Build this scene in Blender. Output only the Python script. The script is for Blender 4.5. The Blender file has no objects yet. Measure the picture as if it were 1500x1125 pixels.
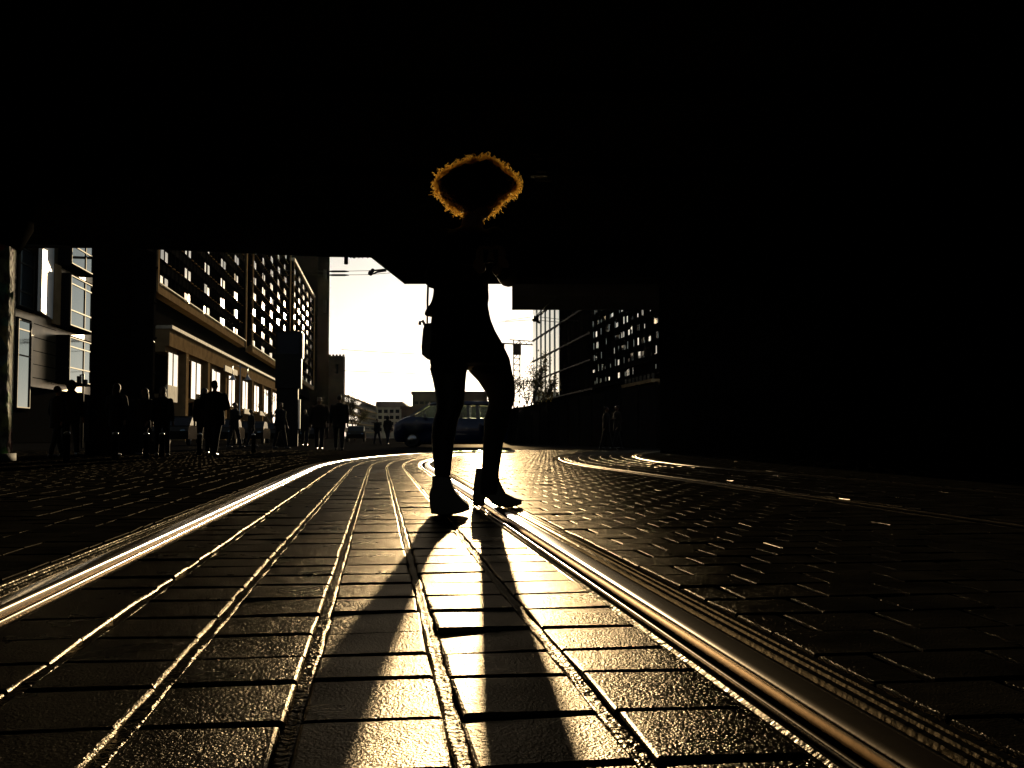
import bpy, math, random
import numpy as np
from mathutils import Vector, Matrix
random.seed(7); rng = np.random.default_rng(7)
S = bpy.context.scene
COL = S.collection
R = math.radians

# ------------------------------------------------------------------ camera
CAMZ = 0.38; F = 1500.0; HORY = 641.0
PITCH = math.atan((HORY-562.5)/F)
cam = bpy.data.cameras.new('camera'); camo = bpy.data.objects.new('camera', cam); COL.objects.link(camo)
camo.location = (0, 0, CAMZ); camo.rotation_euler = (math.pi/2+PITCH, 0, 0)
cam.sensor_width = 36; cam.lens = 36.0; cam.clip_start = 0.02; cam.clip_end = 5000
S.camera = camo
# ------------------------------------------------------------------ sky, sun, exposure
SUN_EL = math.atan(173/1500); SUN_AZ = math.atan(-36/1500)
w = bpy.data.worlds.new('World'); S.world = w; w.use_nodes = True
nt = w.node_tree; bg = nt.nodes['Background']
sky = nt.nodes.new('ShaderNodeTexSky'); sky.sky_type = 'NISHITA'; sky.sun_disc = False
sky.sun_elevation = SUN_EL; sky.sun_rotation = SUN_AZ; sky.air_density = 1.0; sky.dust_density = .6; sky.ozone_density = 2.0
hs = nt.nodes.new('ShaderNodeHueSaturation'); hs.inputs['Saturation'].default_value = .5
nt.links.new(sky.outputs[0], hs.inputs['Color']); nt.links.new(hs.outputs[0], bg.inputs[0]); bg.inputs[1].default_value = 0.055
sl = bpy.data.lights.new('sun', 'SUN'); sl.energy = 5.0; sl.angle = R(0.53); sl.color = (1.0, 0.76, 0.44)
so = bpy.data.objects.new('sun', sl); COL.objects.link(so)
so.rotation_euler = (math.pi/2-SUN_EL, 0, math.pi-SUN_AZ); so.location = (0, 0, 80)
S.view_settings.view_transform = 'Standard'; S.view_settings.look = 'None'
S.view_settings.exposure = 0.45; S.view_settings.gamma = 1.0; S.view_settings.use_curve_mapping = False
try:
    S.cycles.max_bounces = 6; S.cycles.diffuse_bounces = 2; S.cycles.glossy_bounces = 4
    S.cycles.transparent_max_bounces = 12; S.cycles.sample_clamp_indirect = 3.0
except Exception: pass

# ------------------------------------------------------------------ helpers
def W(px, py, Y):
    """world point seen at photo pixel (px,py) at distance Y in front of the lens"""
    v = (px-750)/F; q = (562.5-py)/F
    d = Vector((v, math.cos(PITCH)-q*math.sin(PITCH), math.sin(PITCH)+q*math.cos(PITCH)))
    return d*(Y/d.y)+Vector((0, 0, CAMZ))
def WZ(px, py, z=0.0):
    d = W(px, py, 1.0)-Vector((0, 0, CAMZ))
    t = (z-CAMZ)/d.z
    return d*t+Vector((0, 0, CAMZ))

def mat(name, col, rough=0.6, metal=0.0, spec=0.5, noise=None, bump=None, var=0.25, trans=0.0, ior=1.45, coat=0.0):
    m = bpy.data.materials.new(name); m.use_nodes = True; n = m.node_tree
    p = n.nodes['Principled BSDF']
    p.inputs['Base Color'].default_value = (*col, 1); p.inputs['Roughness'].default_value = rough
    p.inputs['Metallic'].default_value = metal; p.inputs['Specular IOR Level'].default_value = spec
    p.inputs['IOR'].default_value = ior; p.inputs['Transmission Weight'].default_value = trans
    p.inputs['Coat Weight'].default_value = coat
    tc = n.nodes.new('ShaderNodeTexCoord')
    if noise:
        t = n.nodes.new('ShaderNodeTexNoise'); t.inputs['Scale'].default_value = noise; t.inputs['Detail'].default_value = 6
        n.links.new(tc.outputs['Object'], t.inputs['Vector'])
        r = n.nodes.new('ShaderNodeValToRGB')
        r.color_ramp.elements[0].position = 0.3; r.color_ramp.elements[1].position = 0.7
        r.color_ramp.elements[0].color = (*[c*(1-var) for c in col], 1)
        r.color_ramp.elements[1].color = (*[min(1, c*(1+var)) for c in col], 1)
        n.links.new(t.outputs['Fac'], r.inputs[0]); n.links.new(r.outputs[0], p.inputs['Base Color'])
    if bump:
        sc, dist, st = bump
        t = n.nodes.new('ShaderNodeTexNoise'); t.inputs['Scale'].default_value = sc; t.inputs['Detail'].default_value = 3
        n.links.new(tc.outputs['Object'], t.inputs['Vector'])
        b = n.nodes.new('ShaderNodeBump'); b.inputs['Distance'].default_value = dist; b.inputs['Strength'].default_value = st
        n.links.new(t.outputs['Fac'], b.inputs['Height']); n.links.new(b.outputs[0], p.inputs['Normal'])
    return m

M = {}
def weak_gloss(m, k, rough):
    """dull dark surface with a soft sheen: a little Beckmann gloss over a nearly black body"""
    n = m.node_tree; p = n.nodes['Principled BSDF']; p.inputs['Specular IOR Level'].default_value = 0; p.inputs['Roughness'].default_value = .9
    mrs = [l.from_node for l in p.inputs['Roughness'].links]
    for l in list(p.inputs['Roughness'].links): n.links.remove(l)
    g = n.nodes.new('ShaderNodeBsdfAnisotropic'); g.distribution = 'BECKMANN'; g.inputs['Color'].default_value = (1, .88, .70, 1); g.inputs['Roughness'].default_value = rough
    if mrs:
        mrs[0].inputs['To Min'].default_value = rough-.075; mrs[0].inputs['To Max'].default_value = rough+.075
        n.links.new(mrs[0].outputs[0], g.inputs['Roughness'])
    if p.inputs['Normal'].links: n.links.new(p.inputs['Normal'].links[0].from_socket, g.inputs['Normal'])
    mx = n.nodes.new('ShaderNodeMixShader'); mx.inputs[0].default_value = k
    n.links.new(p.outputs[0], mx.inputs[1]); n.links.new(g.outputs[0], mx.inputs[2]); n.links.new(mx.outputs[0], n.nodes['Material Output'].inputs[0])
    return m
M['asphalt'] = mat('asphalt', (.010, .0095, .009), .6, spec=.2, noise=3, bump=(60, .004, .8))
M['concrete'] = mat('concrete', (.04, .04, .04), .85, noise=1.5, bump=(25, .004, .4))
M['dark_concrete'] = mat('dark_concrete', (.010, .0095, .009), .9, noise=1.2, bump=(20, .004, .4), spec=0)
M['steel'] = mat('rail_steel', (.38, .28, .17), .19, 1.0, noise=30, var=.12, bump=(90, .0004, .35))
M['dull_rail'] = weak_gloss(mat('dull_rail', (.02, .018, .015), .4, noise=30), .12, .34)
M['rust'] = mat('rail_side', (.05, .035, .025), .6, .3, noise=40)
M['rubber'] = mat('rubber_seal', (.008, .0075, .007), .3, bump=(70, .003, .8))
M['bitumen'] = mat('bitumen', (.008, .007, .006), .24, bump=(75, .008, 1.0), spec=.5)
M['glass'] = mat('window_glass', (.012, .015, .018), .035, 0, spec=1.0, ior=1.9, bump=(.5, .004, .5))
M['glass_tilt'] = mat('opened_window_glass', (.02, .022, .024), .10, 0, spec=1.0, ior=2.6)
M['frame'] = mat('anodised_frame', (.05, .042, .03), .6, spec=.2)
M['mirror'] = mat('mirror_cladding', (.55, .53, .5), .04, .85, bump=(.3, .003, .3))
M['stone'] = mat('sandstone', (.30, .20, .10), .9, spec=0, noise=.8, bump=(6, .01, .3))
M['pale'] = mat('pale_render', (.62, .54, .42), .8, spec=.1, noise=1)
M['bronze'] = mat('bronze_cladding', (.22, .17, .1), .32, .7, noise=.6, var=.4)
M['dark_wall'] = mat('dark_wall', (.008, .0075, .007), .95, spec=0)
M['dark_glass'] = mat('dark_glass', (.006, .006, .007), .3, spec=.15)
M['far_wall'] = mat('distant_render', (.30, .26, .19), .9, noise=.3)
M['far_dark'] = mat('distant_brick', (.07, .045, .03), .9, noise=.5)
M['black_metal'] = mat('black_metal', (.02, .02, .02), .35, .6)
M['galv'] = mat('galvanised_steel', (.4, .4, .4), .3, 1.0, noise=20)
M['white'] = mat('white_enamel', (.8, .78, .72), .5)
M['skin'] = mat('skin', (.12, .07, .045), .5, noise=60, var=.1)
M['tights'] = mat('black_tights', (.012, .010, .010), .6, bump=(400, .0004, .6))
M['leather'] = mat('black_leather', (.012, .011, .011), .38, bump=(120, .0008, .5))
M['cloth'] = mat('black_cloth', (.006, .0055, .0055), .85, spec=.2, bump=(150, .001, .5))
M['cloth2'] = mat('dark_wool', (.012, .009, .007), .95, spec=.25, bump=(90, .002, .5))
M['cloth3'] = mat('navy_cloth', (.006, .007, .012), .8, spec=.2)
M['darkhair'] = mat('dark_hair', (.012, .006, .003), .6, spec=.2, bump=(200, .002, .8))
M['paint'] = mat('blue_car_paint', (.003, .009, .035), .35, 0, coat=.6, spec=.3)
M['tyre'] = mat('tyre_rubber', (.015, .015, .015), .8)
M['bark'] = mat('bark', (.05, .035, .022), .9, noise=8)
M['canvas'] = mat('pale_canvas', (.5, .46, .38), .8)
M['black_plastic'] = mat('black_plastic', (.008, .008, .008), .5, spec=.08)
M['glass'].node_tree.nodes['Principled BSDF'].inputs['Specular Tint'].default_value = (.62, .86, 1, 1)  # blue of the reflected sky is put into the glass tint
# poster patched concrete for the round column
def poster_mat():
    m = mat('poster_patched_concrete', (.3, .24, .14), .7); n = m.node_tree; p = n.nodes['Principled BSDF']
    tc = n.nodes.new('ShaderNodeTexCoord'); v = n.nodes.new('ShaderNodeTexVoronoi'); v.inputs['Scale'].default_value = 2.2
    no = n.nodes.new('ShaderNodeTexNoise'); no.inputs['Scale'].default_value = 6
    mx = n.nodes.new('ShaderNodeMix'); mx.data_type = 'RGBA'; mx.blend_type = 'MULTIPLY'; mx.inputs[0].default_value = .85
    r = n.nodes.new('ShaderNodeValToRGB'); r.color_ramp.elements[0].color = (.08, .05, .02, 1); r.color_ramp.elements[1].color = (.8, .72, .5, 1)
    r.color_ramp.elements[0].position = .35; r.color_ramp.elements[1].position = .7
    n.links.new(tc.outputs['Object'], v.inputs['Vector']); n.links.new(tc.outputs['Object'], no.inputs['Vector'])
    n.links.new(no.outputs['Fac'], r.inputs[0]); n.links.new(r.outputs[0], mx.inputs[6]); n.links.new(v.outputs['Color'], mx.inputs[7])
    n.links.new(mx.outputs[2], p.inputs['Base Color'])
    b = n.nodes.new('ShaderNodeBump'); b.inputs['Distance'].default_value = .03; b.inputs['Strength'].default_value = .8
    n.links.new(no.outputs['Fac'], b.inputs['Height']); n.links.new(b.outputs[0], p.inputs['Normal'])
    return m
M['poster'] = poster_mat()
# sett stone: grainy surface, some wear between the setts
def sett_mat(name, scale, rough):
    m = mat(name, (.04, .037, .032), rough, spec=.5); n = m.node_tree; p = n.nodes['Principled BSDF']
    tc = n.nodes.new('ShaderNodeTexCoord')
    a = n.nodes.new('ShaderNodeTexNoise'); a.inputs['Scale'].default_value = scale; a.inputs['Detail'].default_value = 2.5; a.inputs['Roughness'].default_value = .6
    c = n.nodes.new('ShaderNodeTexNoise'); c.inputs['Scale'].default_value = 5; c.inputs['Detail'].default_value = 5
    d = n.nodes.new('ShaderNodeTexNoise'); d.inputs['Scale'].default_value = 26; d.inputs['Detail'].default_value = 3
    for q in (a, c, d): n.links.new(tc.outputs['Object'], q.inputs['Vector'])
    r = n.nodes.new('ShaderNodeValToRGB'); r.color_ramp.elements[0].color = (.004, .0037, .0033, 1); r.color_ramp.elements[1].color = (.012, .011, .009, 1)
    r.color_ramp.elements[0].position = .3; r.color_ramp.elements[1].position = .7
    n.links.new(c.outputs['Fac'], r.inputs[0]); n.links.new(r.outputs[0], p.inputs['Base Color'])
    mr = n.nodes.new('ShaderNodeMapRange'); mr.inputs['From Min'].default_value = .3; mr.inputs['From Max'].default_value = .7
    mr.inputs['To Min'].default_value = rough-.07; mr.inputs['To Max'].default_value = rough+.1
    n.links.new(c.outputs['Fac'], mr.inputs['Value']); n.links.new(mr.outputs[0], p.inputs['Roughness'])
    b = n.nodes.new('ShaderNodeBump'); b.inputs['Distance'].default_value = .0030; b.inputs['Strength'].default_value = 1.0
    n.links.new(a.outputs['Fac'], b.inputs['Height'])
    b2 = n.nodes.new('ShaderNodeBump'); b2.inputs['Distance'].default_value = .004; b2.inputs['Strength'].default_value = .6
    n.links.new(d.outputs['Fac'], b2.inputs['Height']); n.links.new(b.outputs[0], b2.inputs['Normal'])
    n.links.new(b2.outputs[0], p.inputs['Normal'])
    return m
M['sett'] = sett_mat('granite_sett', 190, .26)
M['brick'] = sett_mat('paving_block', 210, .27)
M['dimmed'] = sett_mat('dimmed_block', 150, .5)  # gloss cut low to put the left side's darkness into the material
weak_gloss(M['sett'], .082, .32); weak_gloss(M['brick'], .034, .34); weak_gloss(M['asphalt'], .005, .45); weak_gloss(M['dimmed'], .0022, .4)
weak_gloss(M['bitumen'], .036, .26); weak_gloss(M['rubber'], .07, .33)
# thin clear glass of the car
def clear_glass():
    m = bpy.data.materials.new('car_glass'); m.use_nodes = True; n = m.node_tree; n.nodes.clear()
    o = n.nodes.new('ShaderNodeOutputMaterial'); mx = n.nodes.new('ShaderNodeMixShader'); t = n.nodes.new('ShaderNodeBsdfTransparent')
    g = n.nodes.new('ShaderNodeBsdfGlossy'); g.inputs['Roughness'].default_value = .02
    t.inputs[0].default_value = (.62, .78, .66, 1); f = n.nodes.new('ShaderNodeFresnel'); f.inputs[0].default_value = 1.5
    n.links.new(f.outputs[0], mx.inputs[0]); n.links.new(t.outputs[0], mx.inputs[1]); n.links.new(g.outputs[0], mx.inputs[2]); n.links.new(mx.outputs[0], o.inputs[0])
    return m
M['car_glass'] = clear_glass()
def thin_mat(name, col, tcol, fac):
    m = bpy.data.materials.new(name); m.use_nodes = True; n = m.node_tree; p = n.nodes['Principled BSDF']
    p.inputs['Base Color'].default_value = (*col, 1); p.inputs['Roughness'].default_value = .35
    t = n.nodes.new('ShaderNodeBsdfTranslucent'); t.inputs[0].default_value = (*tcol, 1)
    mx = n.nodes.new('ShaderNodeMixShader'); mx.inputs[0].default_value = fac
    o = n.nodes['Material Output']
    n.links.new(p.outputs[0], mx.inputs[1]); n.links.new(t.outputs[0], mx.inputs[2]); n.links.new(mx.outputs[0], o.inputs[0])
    return m
M['curls'] = thin_mat('backlit_curls', (.9, .55, .18), (1.0, .76, .30), .88)  # backlit rim glow is put into this bright curl colour
M['leaf'] = thin_mat('leaf', (.02, .02, .008), (.06, .05, .015), .3)

class MB:
    def __init__(s): s.v = []; s.f = []; s.mi = []; s.sm = []
    def add(s, vs, fs, mi=0, smooth=False):
        o = len(s.v); s.v.extend([tuple(v) for v in vs]); s.f.extend([tuple(i+o for i in f) for f in fs])
        s.mi.extend([mi]*len(fs)); s.sm.extend([smooth]*len(fs))
    def box(s, x0, x1, y0, y1, z0, z1, mi=0, T=None):
        vs = [Vector(p) for p in ((x0,y0,z0),(x1,y0,z0),(x1,y1,z0),(x0,y1,z0),(x0,y0,z1),(x1,y0,z1),(x1,y1,z1),(x0,y1,z1))]
        if T is not None: vs = [T@v for v in vs]
        s.add(vs, [(0,3,2,1),(4,5,6,7),(0,1,5,4),(1,2,6,5),(2,3,7,6),(3,0,4,7)], mi)
    def prism(s, pts, off, mi=0):
        n = len(pts); a = [Vector(p) for p in pts]; off = Vector(off); b = [p+off for p in a]
        s.add(a+b, [tuple(range(n-1, -1, -1)), tuple(range(n, 2*n))]+[(i, (i+1) % n, n+(i+1) % n, n+i) for i in range(n)], mi)
    def tube(s, pts, rad, n=6, mi=0, smooth=True, cap=True):
        pts = [Vector(p) for p in pts]; rads = rad if isinstance(rad, (list, tuple)) else [rad]*len(pts)
        vs = []; up = None
        for i, p in enumerate(pts):
            t = (pts[min(i+1, len(pts)-1)]-pts[max(i-1, 0)])
            if t.length < 1e-9: t = Vector((0, 0, 1))
            t.normalize()
            if up is None: up = Vector((0, 0, 1)) if abs(t.z) < .9 else Vector((1, 0, 0))
            a = t.cross(up)
            if a.length < 1e-6: a = t.orthogonal()
            a.normalize(); b = a.cross(t); up = b
            for k in range(n):
                c = 2*math.pi*k/n; vs.append(p+(a*math.cos(c)+b*math.sin(c))*rads[i])
        fs = []
        for i in range(len(pts)-1):
            for k in range(n): fs.append((i*n+k, i*n+(k+1) % n, (i+1)*n+(k+1) % n, (i+1)*n+k))
        if cap: fs.append(tuple(range(n-1, -1, -1))); fs.append(tuple(range((len(pts)-1)*n, len(pts)*n)))
        s.add(vs, fs, mi, smooth)
    def loft(s, secs, n=16, mi=0, smooth=True):
        """secs: (center, axis_a vector, axis_b vector)"""
        vs = []
        for c, a, b in secs:
            c = Vector(c); a = Vector(a); b = Vector(b)
            for k in range(n):
                t = 2*math.pi*k/n; vs.append(c+a*math.cos(t)+b*math.sin(t))
        fs = [(i*n+k, i*n+(k+1) % n, (i+1)*n+(k+1) % n, (i+1)*n+k) for i in range(len(secs)-1) for k in range(n)]
        fs.append(tuple(range(n-1, -1, -1))); fs.append(tuple(range((len(secs)-1)*n, len(secs)*n)))
        s.add(vs, fs, mi, smooth)
    def ball(s, c, rx, ry=None, rz=None, n=14, m=9, mi=0):
        ry = ry or rx; rz = rz or rx; c = Vector(c)
        secs = []
        for i in range(m):
            t = -math.pi/2+math.pi*(i+.25)/(m-.5)
            secs.append((c+Vector((0, 0, rz*math.sin(t))), (rx*math.cos(t), 0, 0), (0, ry*math.cos(t), 0)))
        s.loft(secs, n, mi)
    def capsule(s, p0, r0, p1, r1, n=12):
        p0 = Vector(p0); p1 = Vector(p1); d = (p1-p0); L = d.length or 1e-4; d = d/L
        pts = []; rr = []
        for t in (-.95, -.7, -.35): pts.append(p0+d*r0*t); rr.append(r0*math.sqrt(1-t*t))
        for t in (0, .33, .66, 1): pts.append(p0+d*L*t); rr.append(r0+(r1-r0)*t)
        for t in (.35, .7, .95): pts.append(p1+d*r1*t); rr.append(r1*math.sqrt(1-t*t))
        s.tube(pts, rr, n)
    def build(s, name, m, parent=None, **kw):
        me = bpy.data.meshes.new(name); me.from_pydata(s.v, [], s.f)
        ms = m if isinstance(m, (list, tuple)) else [m]
        for q in ms: me.materials.append(q)
        me.polygons.foreach_set('material_index', s.mi); me.polygons.foreach_set('use_smooth', s.sm)
        me.update()
        return link(name, me, parent, **kw)
def link(name, me, parent=None, label=None, cat=None, group=None, kind=None):
    o = bpy.data.objects.new(name, me); COL.objects.link(o)
    if parent is not None:
        o.parent = parent; o.matrix_parent_inverse = parent.matrix_basis.inverted()
    tag(o, label, cat, group, kind); return o
def tag(o, label=None, cat=None, group=None, kind=None):
    if label: o['label'] = label
    if cat: o['category'] = cat
    if group: o['group'] = group
    if kind: o['kind'] = kind
def thing(name, loc, label, cat, group=None, rz=0):
    o = bpy.data.objects.new(name, None); COL.objects.link(o); o.location = loc; o.rotation_euler = (0, 0, rz)
    o.empty_display_size = .1; tag(o, label, cat, group); return o
def remesh(o, vox, smooth=4, sub=False):
    m = o.modifiers.new('r', 'REMESH'); m.mode = 'VOXEL'; m.voxel_size = vox; m.use_smooth_shade = True
    if smooth:
        k = o.modifiers.new('s', 'SMOOTH'); k.iterations = smooth; k.factor = .5
    dg = bpy.context.evaluated_depsgraph_get(); dg.update()
    me = bpy.data.meshes.new_from_object(o.evaluated_get(dg)); me.name = o.name
    mats = [x for x in o.data.materials]
    o.modifiers.clear(); o.data = me
    if len(me.materials) == 0:
        for x in mats: me.materials.append(x)
    return o
def dup(root, loc, rz, label, group=None, scale=1.0):
    r = root.copy(); COL.objects.link(r); r.location = loc; r.rotation_euler = (0, 0, rz); r['label'] = label; r.scale = (scale,)*3
    if group: r['group'] = group
    for ch in list(root.children):
        c = ch.copy(); COL.objects.link(c); c.parent = r; c.matrix_parent_inverse = ch.matrix_parent_inverse.copy()
        for g in ch.children:
            d = g.copy(); COL.objects.link(d); d.parent = c; d.matrix_parent_inverse = g.matrix_parent_inverse.copy()
    return r

# ------------------------------------------------------------------ ground
mb = MB(); mb.add([(-3000, -200, -.034), (3000, -200, -.034), (3000, 4000, -.034), (-3000, 4000, -.034)], [(0, 1, 2, 3)])
mb.build('ground', M['asphalt'], kind='structure')
mb = MB(); mb.add([(-9, 31.8, -.004), (60, 31.8, -.004), (60, 400, -.004), (-75, 400, -.004), (-20, 80, -.004)], [(0, 1, 2, 3, 4)])
mb.build('road', M['asphalt'], kind='structure')

# tram tracks: straight then a tight curve to the right
HD = Vector((-.130, 1, 0)).normalized(); ND = Vector((HD.y, -HD.x, 0))
class Path:
    def __init__(s, p, ystart, yarc, Rad):
        s.p0 = p+HD*((ystart-p.y)/HD.y); s.L = (yarc-ystart)/HD.y; s.R = Rad
        s.pa = s.p0+HD*s.L; s.c = s.pa+ND*Rad; s.aL = Rad*R(60)
    def at(s, t):
        if t <= s.L: return s.p0+HD*t, HD.copy()
        a = min(t-s.L, s.aL)/s.R
        h = Vector((HD.x*math.cos(a)+HD.y*math.sin(a), -HD.x*math.sin(a)+HD.y*math.cos(a), 0))
        n = Vector((h.y, -h.x, 0)); p = s.c-n*s.R
        if t-s.L > s.aL: p = p+h*(t-s.L-s.aL)
        return p, h
    def off(s, t, u, z=0.0):
        p, h = s.at(t); n = Vector((h.y, -h.x, 0)); q = p+n*u; q.z = z; return q
G = .7175
T1 = Path(Vector((-1.13, 2.26, 0))+ND*G, -.6, 12.6, 42.0)
T2 = Path(Vector((1.31, 11.6, 0))+ND*G, 3.0, 12.6, 36.0)
END = 19.0

def blocks_mesh(name, items, m, bevel=.0045, gapd=.03):
    """items: (cx, cy, hx, hy, half along, half across, z, tilt a, tilt b)"""
    A = np.array(items); n = len(A)
    c = A[:, :2]; h = A[:, 2:4]; nn = np.stack([h[:, 1], -h[:, 0]], 1)
    la = A[:, 4]; lb = A[:, 5]; z = A[:, 6]; ta = A[:, 7]; tb = A[:, 8]
    corners = [(-1, -1), (1, -1), (1, 1), (-1, 1)]
    V = np.zeros((n, 16, 3)); jit = rng.normal(0, .0016, (n, 4, 2))
    lev = [(0.0, -gapd), (0.0, -bevel), (bevel*.45, -bevel*.3), (bevel*1.3, 0.0)]
    for li, (ins, dz) in enumerate(lev):
        for k, (a, b) in enumerate(corners):
            da = (la-ins)*a; db = (lb-ins)*b
            xy = c+h*da[:, None]+nn*db[:, None]+jit[:, k]
            V[:, li*4+k, :2] = xy; V[:, li*4+k, 2] = z+dz+(ta*da+tb*db if li > 0 else 0)
    faces = []
    for li in range(3):
        for k in range(4):
            k2 = (k+1) % 4; faces.append((li*4+k, li*4+k2, li*4+4+k2, li*4+4+k))
    faces = [tuple(reversed(f)) for f in faces]+[(15, 14, 13, 12)]
    Fa = np.array(faces); Fall = (Fa[None]+(np.arange(n)*16)[:, None, None]).reshape(-1, 4)
    me = bpy.data.meshes.new(name); me.from_pydata(V.reshape(-1, 3).tolist(), [], Fall.tolist())
    me.materials.append(m); me.update()
    return me
def J(s): return random.gauss(0, s)
# setts between and beside the rails of each track, in aligned rows
items = []; PW = .2225
def track_setts(T, strips, t0, t1):
    t = t0; rs = random.Random(5)
    while t < t1:
        d = rs.uniform(.192, .23)
        t += d/2; p, h = T.at(t)
        for u, ua in strips:
            q = T.off(t, u)
            dd = d*(1-(u/T.R if t > T.L and t < T.L+T.aL else 0))
            items.append((q.x, q.y, h.x, h.y, dd/2-.0065-random.random()*.003, ua/2, J(.0014), J(.009), J(.009)))
        t += d/2
inner = [(-.535+.214*k, .190) for k in range(6)]
outerL = [(-.99-.214*k, .2105) for k in range(7)]
track_setts(T1, inner, 0.9, T1.L+END)
track_setts(T2, inner, .2, T2.L+END)
link('track_setts', blocks_mesh('track_setts', items, M['sett']), kind='structure')
items = []; track_setts(T1, outerL, 0.9, T1.L+END); dimmed = items
# running bond block paving everywhere else up to the bridge edge
def samp(T, t1): return np.array([T.off(t, 0)[:2] for t in np.arange(0, t1, .1)])
S1 = samp(T1, T1.L+END+1); S2 = samp(T2, T2.L+END+1)
items = []; bw = .208; rowsL = []
rows = int(32/bw)
for r in range(-4, rows):
    off = (r % 2)*bw/2*1.0
    for k in range(-95, 110):
        p = Vector((-.1, 1.0, 0))+HD*(r*bw+.02*math.sin(k*.05))+ND*(k*bw+off)
        if p.y > 31.5 or p.y < .5 or p.x > 13 or p.x < -17: continue
        if abs(p.x)/max(p.y, .3) > .62 : continue
        q = np.array([p.x, p.y]); d1 = S1-q; i1 = np.argmin((d1**2).sum(1)); d2 = S2-q; i2 = np.argmin((d2**2).sum(1))
        _, h1 = T1.at(i1*.1); _, h2 = T2.at(i2*.1)
        u1 = -(d1[i1][0]*h1.y-d1[i1][1]*h1.x); u2 = -(d2[i2][0]*h2.y-d2[i2][1]*h2.x)
        lo, hi = -bw/2, bw/2
        if u1 > 0: lo = max(lo, .872-u1)
        else: hi = min(hi, -2.375-u1)
        if math.hypot(*d2[i2]) < 1.3 or p.y > 3:
            if u2 > 0: lo = max(lo, .872-u2)
            else: hi = min(hi, -.872-u2)
        if hi-lo < .03: continue
        mid = (lo+hi)/2; p = p+ND*mid
        (items if u1 > 0 else rowsL).append((p.x, p.y, HD.x, HD.y, bw/2-.0045-random.random()*.002, (hi-lo)/2-.0045-random.random()*.001, J(.0012), J(.006), J(.006)))
link('block_paving', blocks_mesh('block_paving', items, M['brick'], .004), kind='structure')
link('side_paving', blocks_mesh('side_paving', dimmed+rowsL, M['dimmed'], .003), kind='structure')
# bedding below the setts
mb = MB(); mb.add([(-40, -60, -.022), (40, -60, -.022), (40, 31.8, -.022), (-40, 31.8, -.022)], [(0, 1, 2, 3)])
mb.build('paving_bed', mat('joint_sand', (.008, .007, .006), .9, spec=0, bump=(80, .004, .8)), kind='structure')
# bitumen fillings of the long joints
def fill_mesh(mb, T, u, t0, t1, wd=.013):
    ts = []; t = t0
    while t < t1: ts.append(t); t += .02 if t < 5 else (.04 if t < 9 else .1)
    vs = []; ph = random.random()*9
    for t in ts:
        hgt = -.0035+.0022*math.sin(t*13+ph)*math.sin(t*5.1+ph)+J(.0003)
        ww = wd*(1+.18*math.sin(t*23+ph))+J(.0004)
        for uu, zz in ((-1.15, -.02), (-1, hgt-.0016), (-.6, hgt+.0003), (-.1, hgt-.0012), (.45, hgt+.0006), (1, hgt-.0016), (1.15, -.02)):
            vs.append(T.off(t, u+uu*ww, zz))
    n = 7; fs = [(i*n+k, i*n+k+1, (i+1)*n+k+1, (i+1)*n+k) for i in range(len(ts)-1) for k in range(n-1)]
    fs = [tuple(reversed(f)) for f in fs]
    mb.add(vs, fs, 0, True)
mb = MB()
for k in range(5): fill_mesh(mb, T1, -.535+.107+.214*k, .7, T1.L+END)
for k in range(5): fill_mesh(mb, T2, -.535+.107+.214*k, 1.0, T2.L+END)
mb.build('joint_filling', M['bitumen'], kind='structure')

def rail(T, side, label, dz=0.0, hm='steel'):
    """side +1: right rail, its groove towards the track centre"""
    p = T.off(T.L*.4, side*G)
    root = thing('tram_rail', (p.x, p.y, 0), label, 'tram rail', 'grooved tram rails set in the paving')
    def sweep(name, prof, m, smooth=False):
        ts = []; t = .0
        while t < T.L+END: ts.append(t); t += .05 if t < T.L-.3 else .08
        vs = []
        for t in ts:
            for u, z in prof: vs.append(T.off(t, side*(G+u), z+dz))
        n = len(prof); fs = [(i*n+k, i*n+k+1, (i+1)*n+k+1, (i+1)*n+k) for i in range(len(ts)-1) for k in range(n-1)]
        if side > 0: fs = [tuple(reversed(f)) for f in fs]
        b = MB(); b.add(vs, fs, 0, smooth); return b.build(name, m, root)
    sweep('rail_head', [(0, -.04), (.001, -.006), (.006, .0), (.018, .0016), (.036, .002), (.054, .0016), (.063, .0), (.067, -.012)], M[hm], True)
    sweep('guard_lip', [(-.054, -.012), (-.0535, -.002), (-.051, .0002), (-.047, .0), (-.045, -.006), (-.044, -.04)], M[hm], True)
    sweep('groove', [(-.044, -.03), (-.03, -.040), (-.012, -.040), (0, -.03)], M['rust'])
    sweep('edge_seal', [(.0675, -.014), (.072, -.006), (.079, -.0055), (.082, -.014), (.088, -.014), (.091, -.002), (.101, -.0005), (.104, -.011), (.110, -.011),
                         (.113, -.001), (.124, -.0003), (.127, -.011), (.133, -.011), (.136, -.0025), (.15, -.002), (.154, -.02)], M['rubber'])
    sweep('inner_seal', [(-.097, -.02), (-.094, -.004), (-.086, -.002), (-.081, -.008), (-.074, -.010), (-.068, -.006), (-.060, -.007), (-.0545, -.012)], M['rubber'])
    return root
rail(T1, -1, 'left rail of the nearer tram track, a bright line sweeping from the lower left edge')
rail(T1, 1, 'broad shiny rail running under the woman to the lower right')
rail(T2, -1, 'first curved rail of the second tram track, right of the woman', -.003, 'dull_rail')
rail(T2, 1, 'outermost curved rail at far right, inner side of the bend of the second track', -.003, 'dull_rail')

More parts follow.
